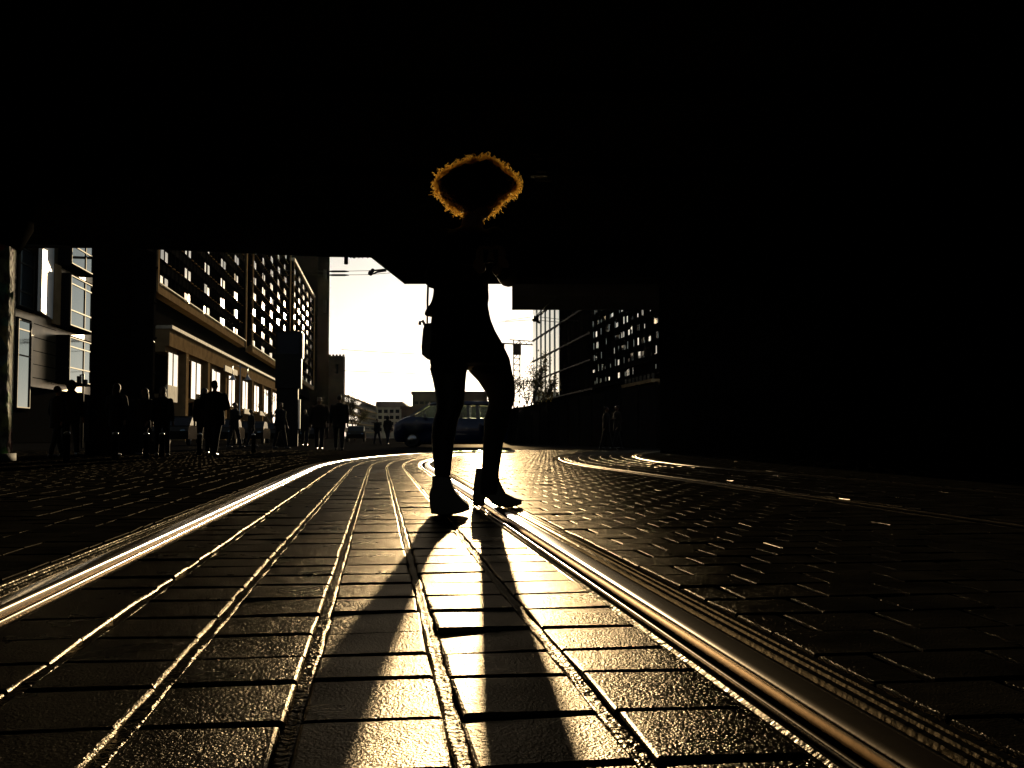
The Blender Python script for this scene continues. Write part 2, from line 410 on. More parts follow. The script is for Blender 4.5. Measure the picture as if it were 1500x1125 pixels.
# ------------------------------------------------------------------ bridge over the street
br = thing('railway_bridge', (0, 24, 0), 'wide black railway bridge spanning overhead with a haunched lower edge', 'bridge')
mb = MB()
zL = 4.66
a = W(-60, 354, 22.4); b = W(480, 376.5, 24.4); c = W(541, 380, 24.5)
d = W(594, 418, 24.5)
zb = b.z; zd = d.z
prof = [(-40, 21.5, zb), (a.x, a.y, zb), (b.x, b.y, zb), (c.x, c.y, zb)]
# deck: underside follows the edge line, runs back over the camera
top = 7.5
n = len(prof)
vs = [(x, y, z) for x, y, z in prof]+[(60, 24.5, zb)]
back = [(x, -45, z) for x, y, z in vs]
m_ = len(vs)
vt = [(x, y, top) for x, y, z in vs]; bt = [(x, -45, top) for x, y, z in vs]
allv = vs+back+vt+bt
fs = []
for i in range(m_-1):
    fs += [(i, i+1, m_+i+1, m_+i), (2*m_+i, 3*m_+i, 3*m_+i+1, 2*m_+i+1), (i, 2*m_+i, 2*m_+i+1, i+1), (m_+i, m_+i+1, 3*m_+i+1, 3*m_+i)]
fs += [(0, m_, 3*m_, 2*m_), (m_-1, 3*m_-1, 4*m_-1, 2*m_-1)]
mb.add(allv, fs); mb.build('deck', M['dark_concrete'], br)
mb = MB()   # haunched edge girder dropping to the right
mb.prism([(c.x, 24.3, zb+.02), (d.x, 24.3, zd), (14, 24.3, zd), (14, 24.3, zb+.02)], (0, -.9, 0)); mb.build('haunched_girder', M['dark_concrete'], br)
for yy in (20.5, 16.5, 12.5, 8.5, 4.5, .5):
    mb = MB(); mb.box(-30, 40, yy-.22, yy+.22, zb-.12 if yy < 20 else zb-.02, zb+.02); mb.build('cross_girder', M['dark_concrete'], br)
mb = MB(); mb.box(-40, 60, 24.55, 24.8, 5.0, 8.3); mb.build('parapet', M['concrete'], br)
p = W(507, 382, 24.2); mb = MB(); mb.tube([(p.x, 24.2, zb+.05), (p.x, 24.2, W(507, 387, 24.2).z)], .05, 8); mb.build('drain_pipe', M['black_metal'], br)
mb = MB()
for i in range(16):
    x = W(512+i*1.9, 380, 24.3).x; mb.ball((x, 24.3, zb-.005), .03, .03, .02+random.random()*.03, 7, 5)
mb.build('drip_fringe', M['dark_concrete'], br)
# second concrete beam behind, on the right
bm = thing('concrete_beam', (3, 27, 4.1), 'pale grey concrete beam end jutting out beyond the bridge, right of the woman', 'beam')
q0 = W(750, 433.5, 27); mb = MB(); mb.box(q0.x, 16, 27, 30, q0.z, 6.5); mb.build('web', M['concrete'], bm)
mb = MB(); mb.box(q0.x+.5, 16, 26.72, 27, q0.z+.55, 6.5); mb.build('stiffener', M['dark_concrete'], bm)
# abutments and columns
ab = thing('bridge_abutment', (10, 24, 0), 'solid black abutment wall filling the whole right side', 'wall')
x0 = W(966, 600, 24.9).x
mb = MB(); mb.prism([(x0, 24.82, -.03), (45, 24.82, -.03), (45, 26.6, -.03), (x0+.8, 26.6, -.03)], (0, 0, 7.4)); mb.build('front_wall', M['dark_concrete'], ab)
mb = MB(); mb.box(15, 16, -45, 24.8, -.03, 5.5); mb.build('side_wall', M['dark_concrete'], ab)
lw = thing('retaining_wall', (-13, -10, 0), 'black retaining wall at the left edge under the bridge', 'wall')
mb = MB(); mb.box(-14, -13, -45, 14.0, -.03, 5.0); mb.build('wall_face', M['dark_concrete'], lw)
mb = MB(); mb.box(-13, -12.8, -45, 14.0, -.03, .25); mb.build('plinth', M['dark_concrete'], lw)
pr = thing('bridge_pier', (-9, 23.2, 0), 'rectangular black pier between the mirrored office and the dark sign tower', 'pier')
xa = W(131.5, 600, 22.6).x; xb = W(190, 600, 22.6).x
mb = MB(); mb.box(xa, xb, 22.6, 24.0, .3, 4.72); mb.build('shaft', M['dark_concrete'], pr)
mb = MB(); mb.box(xa-.06, xb+.06, 22.54, 24.06, -.03, .3); mb.build('footing', M['dark_concrete'], pr)
cc = Vector((-9.36, 16.7, 0))
rc = thing('round_column', tuple(cc), 'thick round concrete column with torn posters, sunlit along its right edge', 'column')
mb = MB(); mb.loft([((cc.x, cc.y, z), (1.1, 0, 0), (0, 1.1, 0)) for z in (.12, 1, 2, 3, 4.7)], 96); mb.build('shaft', M['poster'], rc)
mb = MB(); mb.loft([((cc.x, cc.y, z), (1.17, 0, 0), (0, 1.17, 0)) for z in (-.03, .12)], 96); mb.build('base_ring', M['concrete'], rc)
mb = MB(); mb.loft([((cc.x, cc.y, z), (r_, 0, 0), (0, r_, 0)) for z, r_ in ((3.52, 1.16), (3.9, 1.35), (4.68, 1.35))], 64); mb.build('shade_collar', M['dark_wall'], rc)  # added dark collar, shading the column top where sunlight stops
dk = W(18.5, 434, 17.0)
mb = MB(); mb.loft([(dk+Vector((.03, -.03, 0))-Vector((.9, .436, 0))*.05, (.05, -.1, 0), (0, 0, .095)), (dk+Vector((.03, -.03, 0)), (.05, -.1, 0), (0, 0, .095))], 20)
mb.build('round_sign', M['white'], None, label='small white round sign fixed to the postered column at far left', cat='sign')

# ------------------------------------------------------------------ left side buildings
SD = Vector((-.12, 1, 0)); SX = -26.8
def FP(y, z, out=0.0): return Vector((SX-.12*y+out, y, z))
def yof(px, out=0.0): return (-SX-out)/((750-px)/F-.12)
def zof(px, py, out=0.0): return (HORY-py)/F*yof(px, out)*1.0+CAMZ
def slab(mb, y0, y1, z0, z1, o0, o1, mi=0):
    """box between y0..y1 along the facade, o0..o1 outwards"""
    vs = [FP(y0, z0, o0), FP(y0, z0, o1), FP(y1, z0, o1), FP(y1, z0, o0), FP(y0, z1, o0), FP(y0, z1, o1), FP(y1, z1, o1), FP(y1, z1, o0)]
    mb.add(vs, [(0, 3, 2, 1), (4, 5, 6, 7), (0, 1, 5, 4), (1, 2, 6, 5), (2, 3, 7, 6), (3, 0, 4, 7)], mi)
def pane(parent, name, m, y0, y1, z0, z1, o, tilt=0.0, th=.05, **kw):
    mb = MB(); a0 = FP(y0, z0, o); b0 = FP(y1, z0, o+tilt); a1 = FP(y0, z1, o); b1 = FP(y1, z1, o+tilt)
    bk = Vector((-th, 0, 0)); vs = [a0, b0, b1, a1, a0+bk, b0+bk, b1+bk, a1+bk]
    mb.add(vs, [(0, 1, 2, 3), (7, 6, 5, 4), (0, 4, 5, 1), (1, 5, 6, 2), (2, 6, 7, 3), (3, 7, 4, 0)])
    return mb.build(name, m, parent, **kw)
# mirrored office at far left
of = thing('office_building', tuple(FP(80, 0)), 'bronze clad office with protruding mirrored bay windows at far left', 'building')
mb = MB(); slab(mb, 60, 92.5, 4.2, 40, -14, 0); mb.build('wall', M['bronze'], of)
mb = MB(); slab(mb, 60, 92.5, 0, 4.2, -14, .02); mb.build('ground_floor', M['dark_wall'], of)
mb = MB()
for k in range(1, 9): slab(mb, 76.8, 82, 1.8+k*1.02, 1.86+k*1.02, 0, .012)
mb.build('panel_joint', M['dark_wall'], of)
def framed(px0, px1, zb, zt, out, parent, vert=(), horiz=()):
    y0 = yof(px0, out); y1 = yof(px1, out)
    if out > .2:
        b = MB(); slab(b, y0, y1+.4, zb-.25, zt+.25, 0, out-.08); w_ = b.build('bay', M['dark_wall'], parent)
    else: w_ = parent
    f = MB(); t = .08
    slab(f, y0, y1, zb-t, zb, out-.08, out+.07); slab(f, y0, y1, zt, zt+t, out-.08, out+.07)
    slab(f, y0-t, y0, zb-t, zt+t, out-.08, out+.07); slab(f, y1, y1+t, zb-t, zt+t, out-.08, out+.07)
    for v in vert: slab(f, y0+(y1-y0)*v-.05, y0+(y1-y0)*v+.05, zb, zt, out-.05, out+.05)
    for h in horiz: slab(f, y0, y1, zb+(zt-zb)*h-.05, zb+(zt-zb)*h+.05, out-.05, out+.045)
    wf = f.build('window_frame', M['frame'], parent)
    pane(wf, 'glass', M['glass'], y0, y1, zb, zt, out-.02, random.uniform(-.01, .01))
framed(24, 45, 9.9, 14.0, .25, of, (), (.25, .75)); framed(24, 42, 2.6, 8.8, .25, of, (), (.6, .9))
for zb_, zt_, h in ((14.5, 18.6, (.35,)), (9.5, 13.4, (.3, .85)), (5.0, 8.4, (.3, .8))):
    framed(100, 131, zb_, zt_, 1.1, of, (.66,), h)
pane(of, 'white_panel', M['white'], yof(57, 1.1), yof(75, .2), 9.7, 18, 1.1, -.95, .3)
pane(of, 'grey_panel', M['stone'], yof(76, .2), yof(80, .2)+.6, 9.4, 14.2, .2, .1, .2)
# dark building with the vertical EN sign
db = thing('dark_building', tuple(FP(100, 0)), 'black stone building behind the pier carrying a vertical sign', 'building')
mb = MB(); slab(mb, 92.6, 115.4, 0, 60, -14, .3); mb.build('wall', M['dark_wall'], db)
mb = MB()
for k in range(6): slab(mb, 92.6, 115.4, 7.5+k*4, 7.7+k*4, .3, .5)
mb.build('string_course', M['dark_wall'], db)
sg = thing('vertical_sign', tuple(W(193, 380, 88)), 'dark hanging sign with grey letters E and N one above the other', 'sign')
s0 = W(183.5, 396, 88); s1 = W(203, 350, 88)
mb = MB(); mb.box(s0.x, s1.x, 88, 88.5, s0.z, s1.z); mb.build('board', M['dark_wall'], sg)
mb = MB(); mb.box(s0.x-5, s0.x, 88.1, 88.3, s0.z+1, s0.z+1.2); mb.build('bracket', M['black_metal'], sg)
gm = mat('grey_lettering', (.75, .75, .75), .5)
def strokes(lst, px0, py0, sx, sy, name):
    mb = MB()
    for (x0_, y0_, x1_, y1_) in lst:
        A = W(px0+x0_*sx, py0+y0_*sy, 87.9); B = W(px0+x1_*sx, py0+y1_*sy, 87.9)
        if abs(x0_-x1_) > 1e-6 and abs(y0_-y1_) > 1e-6:
            mb.prism([A+Vector((-.09, 0, 0)), A+Vector((.09, 0, 0)), B+Vector((.09, 0, 0)), B+Vector((-.09, 0, 0))], (0, .1, 0))
        else:
            mb.box(min(A.x, B.x)-.08, max(A.x, B.x)+.08, 87.9, 88.0, min(A.z, B.z)-.08, max(A.z, B.z)+.08)
    mb.build(name, gm, sg)
strokes([(0, 0, 0, 1), (0, 0, 1, 0), (0, .5, .8, .5), (0, 1, 1, 1)], 188, 366, 9, 10, 'letter')
strokes([(0, 0, 0, 1), (1, 0, 1, 1), (0, 0, 1, 1)], 187, 383, 11, 9, 'letter')

# three office blocks above a common arcade
def block(y0, y1, floors, lab, ndark):
    o = thing('office_block', tuple(FP((y0+y1)/2, 0)), lab, 'building', 'grid fronted office blocks in a row on the left')
    zb_, fh = 18.0, 3.13; zt_ = zb_+10*fh
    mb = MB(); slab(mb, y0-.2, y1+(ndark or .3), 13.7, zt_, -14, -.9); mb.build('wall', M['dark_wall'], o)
    mb = MB(); slab(mb, y0, y1, zb_-1.1, zb_, -.9, .35)
    mb.build('base_beam', M['stone'], o)
    mb = MB(); slab(mb, y0, y1, zb_, zb_+.14, .36, .55); mb.build('frame', M['pale'], o)
    mb = MB(); slab(mb, y0, y1, zt_-.05, zt_+.75, -.9, .5)
    mb.build('frame', M['pale'], o)
    mb = MB(); slab(mb, y0-.6, y0, zb_-1.1, zt_+.7, .28, .5); mb.build('frame', M['stone'], o)
    mb = MB(); slab(mb, y1, y1+.9, zb_-1.1, zt_+.7, .28, .5); mb.build('frame', M['stone'], o)
    mb = MB(); bay = (y1-y0)/30.0 if y1-y0 > 60 else (y1-y0)/30.0
    mb2 = MB()
    for k in range(31): slab(mb, y0+k*bay-.09, y0+k*bay+.09, zb_+.15, zt_-.06, -.9, -.15)
    for j in range(10):
        z = zb_+j*fh
        slab(mb, y0, y1, z+fh*.66, z+fh*.98, -.7, -.2)
        for k in range(30):
            if k % 6 not in (1, 2) : slab(mb2, y0+k*bay+.5, y0+k*bay+bay*.75, z+.16, z+.22, -.3, -.02)
    mb.add(mb2.v, mb2.f, 1); mb.build('facade_grid', [M['dark_wall'], M['stone']], o)
    cnt = 0
    for j in range(10):
        for k in range(30):
            if k % 6 in (1, 2) and cnt < 100:
                z = zb_+j*fh; yy = y0+k*bay; cnt += 1
                t = random.gauss(0, .022)*bay
                pane(o, 'opened_window', M['glass_tilt'], yy+.4, yy+bay-.55, z+.2, z+1.4+random.uniform(-.1, .15), -.02, t, .04)
    return o
block(116, 187, 10, 'nearest of the three grid fronted office blocks, left of the narrow dark gap', 9.2)
block(196.5, 270, 10, 'middle grid fronted office block with windows flashing in the sun', 10.7)
block(281, 357, 10, 'farthest grid fronted office block with its sloping roofline in view', 0)
ar = thing('arcade_building', tuple(FP(170, 0)), 'low stone arcade with tall bright windows and a white parapet line', 'building')
y0, y1 = 121.5, 244
mb = MB(); slab(mb, y0, y1, 0, 13.0, -14, -1.6); mb.build('wall', M['dark_wall'], ar)
mb = MB(); slab(mb, y0, y1, 11.3, 13.35, -1.6, .6); mb.build('frieze', M['stone'], ar)
mb = MB(); slab(mb, y0-.2, y1+.2, 13.35, 13.75, -1.6, .95); mb.build('parapet', M['pale'], ar)
k = 0; yy = 132.0-16
while yy < 240:
    if yy > y0-3:
        mb = MB(); slab(mb, max(yy, y0), yy+1.7, 0, 11.3, -1.6, .55); mb.build('pillar', M['stone'], ar)
    ws = yy+4.2; we = yy+11.8
    if ws < y0: ws = y0+.4
    if we < y1:
        f = MB(); slab(f, ws-.3, we+.3, 10.6, 11.3, -1.5, .1); slab(f, ws, we, 5.2, 5.6, -1.5, .2)
        for q in (0, .5, 1): slab(f, ws+(we-ws)*q-.1, ws+(we-ws)*q+.1, 5.6, 10.6, .3, .42)
        fr = f.build('window_frame', M['stone'], ar)
        pane(fr, 'glass', M['mirror'], ws, we, 5.6, 10.6, .35, random.uniform(-.02, .02)*2)
    yy += 16
# small rooftop signs, awnings and panels of the arcade ground floor
for i, (px, py, wy, h, lab) in enumerate(((252, 577, 5.5, 1.9, 'white panel with small grilles beneath the first arcade window'),
        (310, 583, 5, .9, 'white awning below the arcade windows behind the couple'), (338, 543, 13, .9, 'long white shop sign over the arcade middle'),
        (363, 603, 9, .9, 'pale awning under the arcade right of the street lamp'), (385, 606, 9, .8, 'pale awning near the far end of the arcade'))):
    yc = yof(px, 1.2); z = zof(px, py, 1.2)
    t = thing('awning' if 'awning' in lab else 'shop_panel', tuple(FP(yc, z-h/2, .6)), lab, 'awning' if 'awning' in lab else 'panel')
    b = MB(); slab(b, yc-wy/2, yc+wy/2, z-h/2, z+h/2, 1.0, 1.25); b.build('face', M['pale'], t)
    b = MB()
    for q in (-.35, .35): slab(b, yc+wy*q-.08, yc+wy*q+.08, z-.1, z+.1, .5, 1.0)
    b.build('bracket', M['black_metal'], t)
# tower and following buildings
def plain_building(name, lab, xa, xb, ya, yb, h, m, wins=(), roof=True, cat='building', group=None):
    o = thing(name, ((xa+xb)/2, ya, 0), lab, cat, group)
    b = MB(); b.box(xa, xb, ya, yb, 0, h); b.build('wall', m, o)
    b = MB(); b.box(xa-.3, xb+.3, ya-.3, yb+.3, h, h+.8); b.build('cornice' if roof else 'parapet', m, o)
    for (x, z, wd, hh) in wins:
        b = MB(); b.box(x-wd/2, x+wd/2, ya-.12, ya-.02, z-hh/2, z+hh/2); b.build('window', M['dark_glass'], o)
    return o
X = lambda px, Y: (px-750)/F*Y
Z = lambda py, Y: (HORY-py)/F*Y+CAMZ
plain_building('dark_tower', 'tall dark tower closing the row of office blocks, against the bright sky', X(412, 362), X(481.0, 385), 362, 385, 75, M['dark_wall'],
               [(X(474, 362), Z(400, 362), 1.0, 3.5), (X(474, 362), Z(448, 362), 1.0, 4.5)])
tw = thing('brick_tower_house', (X(495, 392), 392, 0), 'dark brick house with narrow lit stair window beside the tower', 'building')
b = MB(); b.box(X(470, 392), X(490, 392), 392, 396, 0, Z(521, 392)); b.box(X(495, 392), X(505.0, 396), 392, 396, 0, Z(521, 392)); b.box(X(490, 392), X(495, 392), 392, 396, 0, Z(547, 392)); b.box(X(490, 392), X(495, 392), 392, 396, Z(533, 392), Z(521, 392)); b.build('wall', M['far_dark'], tw)
b = MB(); b.box(X(490, 392), X(495, 392), 395.5, 395.8, Z(547, 392), Z(533, 392)); b.build('stair_glass', M['glass'], tw)
b = MB()
for i in range(5): b.box(X(481+i*5, 392), X(484+i*5, 392), 391.6, 392.4, Z(521, 392), Z(519, 392))
b.build('battlement', M['far_dark'], tw)
def rowhouse(name, lab, y0, y1, px0, px1, py0, py1, m, floors=5):
    """a facade running from (px0 at y0) to (px1 at y1), constant height"""
    o = thing(name, (X(px0, y0), y0, 0), lab, 'building')
    p0 = Vector((X(px0, y0), y0, 0)); p1 = Vector((X(px1, y1), y1, 0)); h = Z(py0, y0)
    d = (p1-p0).normalized(); nrm = Vector((d.y, -d.x, 0)); L = (p1-p0).length
    T = Matrix(((nrm.x, d.x, 0, p0.x), (nrm.y, d.y, 0, p0.y), (0, 0, 1, 0), (0, 0, 0, 1)))
    bw_ = MB(); bw_.box(-15, 0, 0, L, 0, h, 0, T)
    b = MB()
    for i in range(floors): b.box(-.1, .7, 0, L, h*(i+.9)/floors-.25, h*(i+.9)/floors, 0, T)
    b.build('ledge', M['stone'], o)
    b = MB()
    for i in range(floors):
        for j in range(int(L/4)): b.box(-.1, .06, j*4+.8, j*4+3, h*(i+.25)/floors, h*(i+.72)/floors, 0, T)
    bw_.add(b.v, b.f, 1); bw_.build('wall', [m, M['glass']], o)
    b = MB()
    for j in (.15, .4, .7, .9):
        b = MB(); b.box(-6, -5, L*j, L*j+1.5, h, h+2.2, 0, T); b.build('chimney', m, o)
    return o
rowhouse('terraced_house', 'distant brown terrace with rows of balconies beyond the dark tower', 400, 560, 503, 552, 577, 589, M['far_dark'], 5)
dh = thing('distant_block', (X(575, 600), 600, 0), 'hazy pale apartment block at the end of the street with a hipped roof', 'building')
hh = Z(596, 600)
b = MB(); b.box(X(551, 600), X(597, 600), 600, 620, 0, hh); b.build('wall', M['far_wall'], dh)
b = MB(); xa, xb = X(550, 600), X(598, 600)
b.add([(xa, 599, hh), (xb, 599, hh), (xb, 621, hh), (xa, 621, hh), (xa, 603, Z(588, 600)), (xb-4, 603, Z(588, 600)), (xb-4, 617, Z(588, 600)), (xa, 617, Z(588, 600))],
      [(0, 1, 5, 4), (1, 2, 6, 5), (2, 3, 7, 6), (3, 0, 4, 7), (4, 5, 6, 7), (0, 3, 2, 1)]); b.build('roof', M['far_dark'], dh)
for i in range(5):
    for j in range(4):
        b = MB(); b.box(X(554+i*8.5, 600), X(559.5+i*8.5, 600), 599.8, 599.95, Z(632-j*9, 600), Z(627-j*9, 600)); b.build('window', M['dark_glass'], dh)
plain_building('low_dark_block', 'low dark block showing over the bonnet of the blue van', X(588, 300), X(640, 300), 300, 315, Z(599, 300), M['far_dark'], [(X(594+6*i, 300), Z(612, 300), .8, 1) for i in range(6)], False)
plain_building('square_dark_block', 'flat roofed dark block rising behind the roof of the blue van', X(604, 260), X(712, 260), 260, 275, Z(578, 260), M['far_dark'], [(X(610+8*i, 260), Z(590, 260), 1, .7) for i in range(12)], False)

# ------------------------------------------------------------------ right side buildings
RX = 25.0
def RP(y, z, out=0.0): return Vector((RX-.127*y-out, y, z))
def rslab(mb, y0, y1, z0, z1, o0, o1, mi=0):
    vs = [RP(y0, z0, o0), RP(y0, z0, o1), RP(y1, z0, o1), RP(y1, z0, o0), RP(y0, z1, o0), RP(y0, z1, o1), RP(y1, z1, o1), RP(y1, z1, o0)]
    mb.add(vs, [(0, 1, 2, 3), (4, 7, 6, 5), (0, 4, 5, 1), (1, 5, 6, 2), (2, 6, 7, 3), (3, 7, 4, 0)], mi)
ryof = lambda px: RX/((px-750)/F+.127)
gb = thing('glass_building', tuple(RP(150, 0)), 'smooth mirror glass building with dark floor lines right of the woman', 'building')
b = MB(); rslab(b, 121, 170, 0, 34, -14, -.1); b.build('wall', M['dark_wall'], gb)
ya, yb = 144.0, 169.8  # nearer bays stay dark wall, standing in for dark reflections in the glass
zs = [6.2, 9.7, 12.95, 16.4, 19.9, 23.4, 27]
for j in range(len(zs)-1):
    for i in range(6):
        p0 = ya+(yb-ya)*i/6; p1 = ya+(yb-ya)*(i+1)/6
        b = MB(); e_ = random.uniform(-.006, .006); a_, b_, c_, d_ = RP(p0+.04, zs[j]+.12, .10), RP(p1-.04, zs[j]+.12, -.04+e_), RP(p1-.04, zs[j+1]-.12, -.04+e_), RP(p0+.04, zs[j+1]-.12, .10)
        off = Vector((.08, 0, 0)); b.add([a_, b_, c_, d_, a_+off, b_+off, c_+off, d_+off], [(3, 2, 1, 0), (4, 5, 6, 7), (0, 1, 5, 4), (1, 2, 6, 5), (2, 3, 7, 6), (3, 0, 4, 7)])
        b.build('glass_panel', M['mirror'], gb)
for j in range(len(zs)):
    b = MB(); rslab(b, 121, 169.8, zs[j]-.1, zs[j]+.1, -.05, .16); b.build('floor_line', M['frame'], gb)
b = MB()
for i in range(1, 8): rslab(b, 121+i*3, 121+i*3+.08, 0, 34, -.09, .02)
b.build('dark_mullions', M['dark_wall'], gb)
sb = thing('sparkling_office', tuple(RP(105, 0)), 'dark office block speckled with small bright windows at right', 'building')
b = MB(); rslab(b, 88, 120.8, 0, 36, -14, -.25); b.build('wall', M['dark_wall'], sb)
b = MB()
for i in range(9): rslab(b, 88+i*4.1, 88.5+i*4.1, 8, 36, -.25, .35)
for j in range(20): rslab(b, 88, 120.8, 6.1+j*1.35, 6.4+j*1.35, -.25, .15)
b.build('facade_grid', M['dark_wall'], sb)
cnt = 0
for j in range(7):
    for i in range(15):
        if random.random() < .08 or cnt >= 100: continue
        y_ = 89+i*2.1+random.uniform(0, 1.1); z_ = 6.6+j*1.35; cnt += 1; wd = random.uniform(.6, 1.3); hh = random.uniform(.3, .75)
        b = MB(); t = random.uniform(-.24, .04)*wd
        a_, b_, c_, d_ = RP(y_, z_, .36), RP(y_+wd, z_, .36+t), RP(y_+wd, z_+hh, .36+t), RP(y_, z_+hh, .36)
        off = Vector((.05, 0, 0)); b.add([a_, b_, c_, d_, a_+off, b_+off, c_+off, d_+off], [(3, 2, 1, 0), (4, 5, 6, 7), (0, 1, 5, 4), (1, 2, 6, 5), (2, 3, 7, 6), (3, 0, 4, 7)])
        b.build('window', M['mirror'], sb)
b = MB(); rslab(b, 89, 100, 5.2, 5.5, -.2, 1.6); rslab(b, 104, 114, 3.6, 4.0, -.2, 1.4); b.build('canopy', M['stone'], sb)
for i in range(8):
    b = MB(); rslab(b, 89+i*1.4, 89.12+i*1.4, 5.5, 6.0, 1.3, 1.5); b.build('railing_post', M['frame'], sb)
ho = thing('site_hoarding', (3, 50, 0), 'long black construction hoarding along the right of the road', 'fence')
b = MB()
P0 = Vector((X(743, 68), 68, 0)); P1 = Vector((X(968, 36), 36, 0)); d_ = (P1-P0); L = d_.length; d_.normalize(); nn = Vector((d_.y, -d_.x, 0))
T = Matrix(((d_.x, nn.x, 0, P0.x), (d_.y, nn.y, 0, P0.y), (0, 0, 1, 0), (0, 0, 0, 1)))
b.box(0, L, 0, .1, 0, 2.25, 0, T); b.build('boarding', M['dark_wall'], ho)
for i in range(15):
    b = MB(); b.box(i*L/14-.06, i*L/14+.06, .1, .2, 0, 2.35, 0, T); b.build('post', M['dark_wall'], ho)
# crane
cr = thing('tower_crane', (X(757, 420), 420, 0), 'slim tower crane far away beside the glass building', 'crane')
b = MB(); cx = X(757, 420); zt = Z(498, 420)
for sx in (-1, 1):
    for sy in (-1, 1): b.tube([(cx+sx*1.3, 420+sy*1.3, 0), (cx+sx*1.3, 420+sy*1.3, zt)], .22, 4)
for i in range(16):
    z = zt*i/16; b.tube([(cx-1.3, 418.7, z), (cx+1.3, 418.7, z+zt/16)], .16, 4); b.tube([(cx-1.3, 418.7, z), (cx+1.3, 418.7, z)], .16, 4)
b.build('mast', M['far_dark'], cr)
b = MB(); b.box(cx-1.6, cx+1.8, 418, 422, zt-6, zt-1.5); b.build('cab', M['far_dark'], cr)
b = MB(); b.box(cx-8, cx-5, 419, 421, zt-5.5, zt-1.5); b.build('counterweight', M['far_dark'], cr)
b = MB()
b.tube([(cx-8, 420, zt-1.2), (cx+40, 425, zt-3.2)], .3, 4); b.tube([(cx-3, 420, zt+.2), (cx+40, 425, zt-2.1)], .2, 4)
for i in range(20): b.tube([(cx+i*2, 420+i*.25, zt-1.2-i*.1), (cx+i*2+1, 420+i*.25, zt-.2-i*.1), (cx+i*2+2, 420+i*.25, zt-1.3-i*.1)], .12, 4)
b.build('jib', M['far_dark'], cr)

# trees
def tree(name, lab, x, y, h, spread, leaves, seed, group=None):
    rd = random.Random(seed); o = thing(name, (x, y, 0), lab, 'tree', group)
    b = MB(); tips = []
    def grow(p, d, L, r, lev):
        pts = [p]; q = p.copy(); dd = d.copy()
        for i in range(4):
            dd = (dd+Vector((rd.gauss(0, .12), rd.gauss(0, .12), rd.gauss(.04, .08)))).normalized(); q = q+dd*L/4; pts.append(q.copy())
            if lev > 1: tips.append(q.copy())
        b.tube(pts, [r*(1-.13*i) for i in range(5)], 5)
        if lev < 4:
            for i in range(rd.randint(3, 4)):
                nd = (dd+Vector((rd.uniform(-1, 1), rd.uniform(-1, 1), rd.uniform(-.1, .7)))*spread).normalized()
                grow(pts[rd.randint(2, 4)], nd, L*rd.uniform(.5, .72), r*.5, lev+1)
    grow(Vector((x, y, 0)), Vector((0, 0, 1)), h*.4, h*.02, 0)
    b.build('trunk', M['bark'], o)
    b = MB()
    for t in tips:
        for i in range(leaves):
            c = t+Vector((rd.gauss(0, .22), rd.gauss(0, .22), rd.gauss(0, .22))); s = rd.uniform(.06, .13)
            u = Vector((rd.gauss(0, 1), rd.gauss(0, 1), rd.gauss(0, 1))).normalized(); v = u.orthogonal().normalized()
            b.add([c-u*s, c+v*s*.5, c+u*s, c-v*s*.5], [(0, 1, 2, 3)])
    b.build('crown', M['leaf'], o); return o
tree('street_tree', 'sparse tree between the crane and the glass building', X(770, 88), 88, 8.6, .55, 3, 3)
tree('street_tree', 'small tree seen between the legs of the woman, above the van', X(689, 110), 110, 6.2, .9, 3, 5, )
tree('street_tree', 'rounded tree showing left of the right knee of the woman', X(711, 120), 120, 6.2, .9, 3, 8)
tree('street_tree', 'dark tree beside the farthest strolling couple and the tower', X(520, 130), 130, 6, .8, 3, 11)
tree('street_tree', 'leafless tree standing before the far end of the arcade', X(398, 95), 95, 7.0, .8, 0, 14)

# ------------------------------------------------------------------ street lamps, pylon, wires, lights
def lamp(px, Y, ztop, zl, lab):
    x = X(px, Y); o = thing('street_lamp', (x, Y, 0), lab, 'street lamp', 'double bell street lamps on the left pavement')
    b = MB(); b.tube([(x, Y, 0), (x, Y, 1), (x, Y, ztop)], [.09, .06, .035], 8); b.build('pole', M['galv'], o)
    b = MB(); b.tube([(x-.55, Y, zl+.95), (x+.55, Y, zl+.75)], .025, 6)
    for s in (-1, 1): b.tube([(x+s*.5, Y, zl+.85-s*.1), (x+s*.5, Y, zl+.25)], .02, 6)
    b.build('cross_arm', M['galv'], o)
    for s in (-1, 1):
        b = MB(); b.loft([((x+s*.5, Y, zl+z), (r, 0, 0), (0, r, 0)) for z, r in ((.35, .05), (.25, .07), (.12, .14), (0, .24), (-.03, .25))], 16); b.build('bell_shade', M['galv'], o)
    return o
lamp(200, 46, Z(455, 46), Z(500, 46), 'double bell street lamp before the black building, nearest of the two')
lamp(351, 68, Z(533, 68), Z(556, 68), 'double bell street lamp in front of the stone arcade')
py = thing('advertising_pylon', (X(424, 45), 45, 0), 'tall boxy advertising pylon on a dark post in front of the office blocks', 'pylon')
Tm = Matrix.Translation((X(424, 45), 45, 0))@Matrix.Rotation(R(9), 4, 'Z')
wd = .62
b = MB(); b.box(-wd, wd*.82, -.2, .35, Z(569, 45), Z(485, 45), 0, Tm); b.build('cabinet', M['black_plastic'], py)
b = MB(); b.box(wd*.83, wd*.92, -.16, .5, Z(524, 45), Z(487, 45), 0, Tm); b.build('lit_side', M['white'], py)  # white sheet stands in for the cabinet's sunlit side
b = MB(); b.box(-wd*.85, wd*.67, -.23, -.2, Z(519, 45), Z(488, 45), 0, Tm); b.build('screen', mat('dark_screen', (.014, .016, .022), .3, spec=.1), py)
b = MB(); b.box(-wd*.9, wd*.6, -.1, .25, 0, Z(569, 45), 0, Tm); b.build('post', M['black_plastic'], py)
b = MB(); b.box(wd*.62, wd*.75, -.08, .25, Z(628, 45), Z(585, 45), 0, Tm); b.build('white_strip', M['white'], py)  # plain white strip along the right of the post
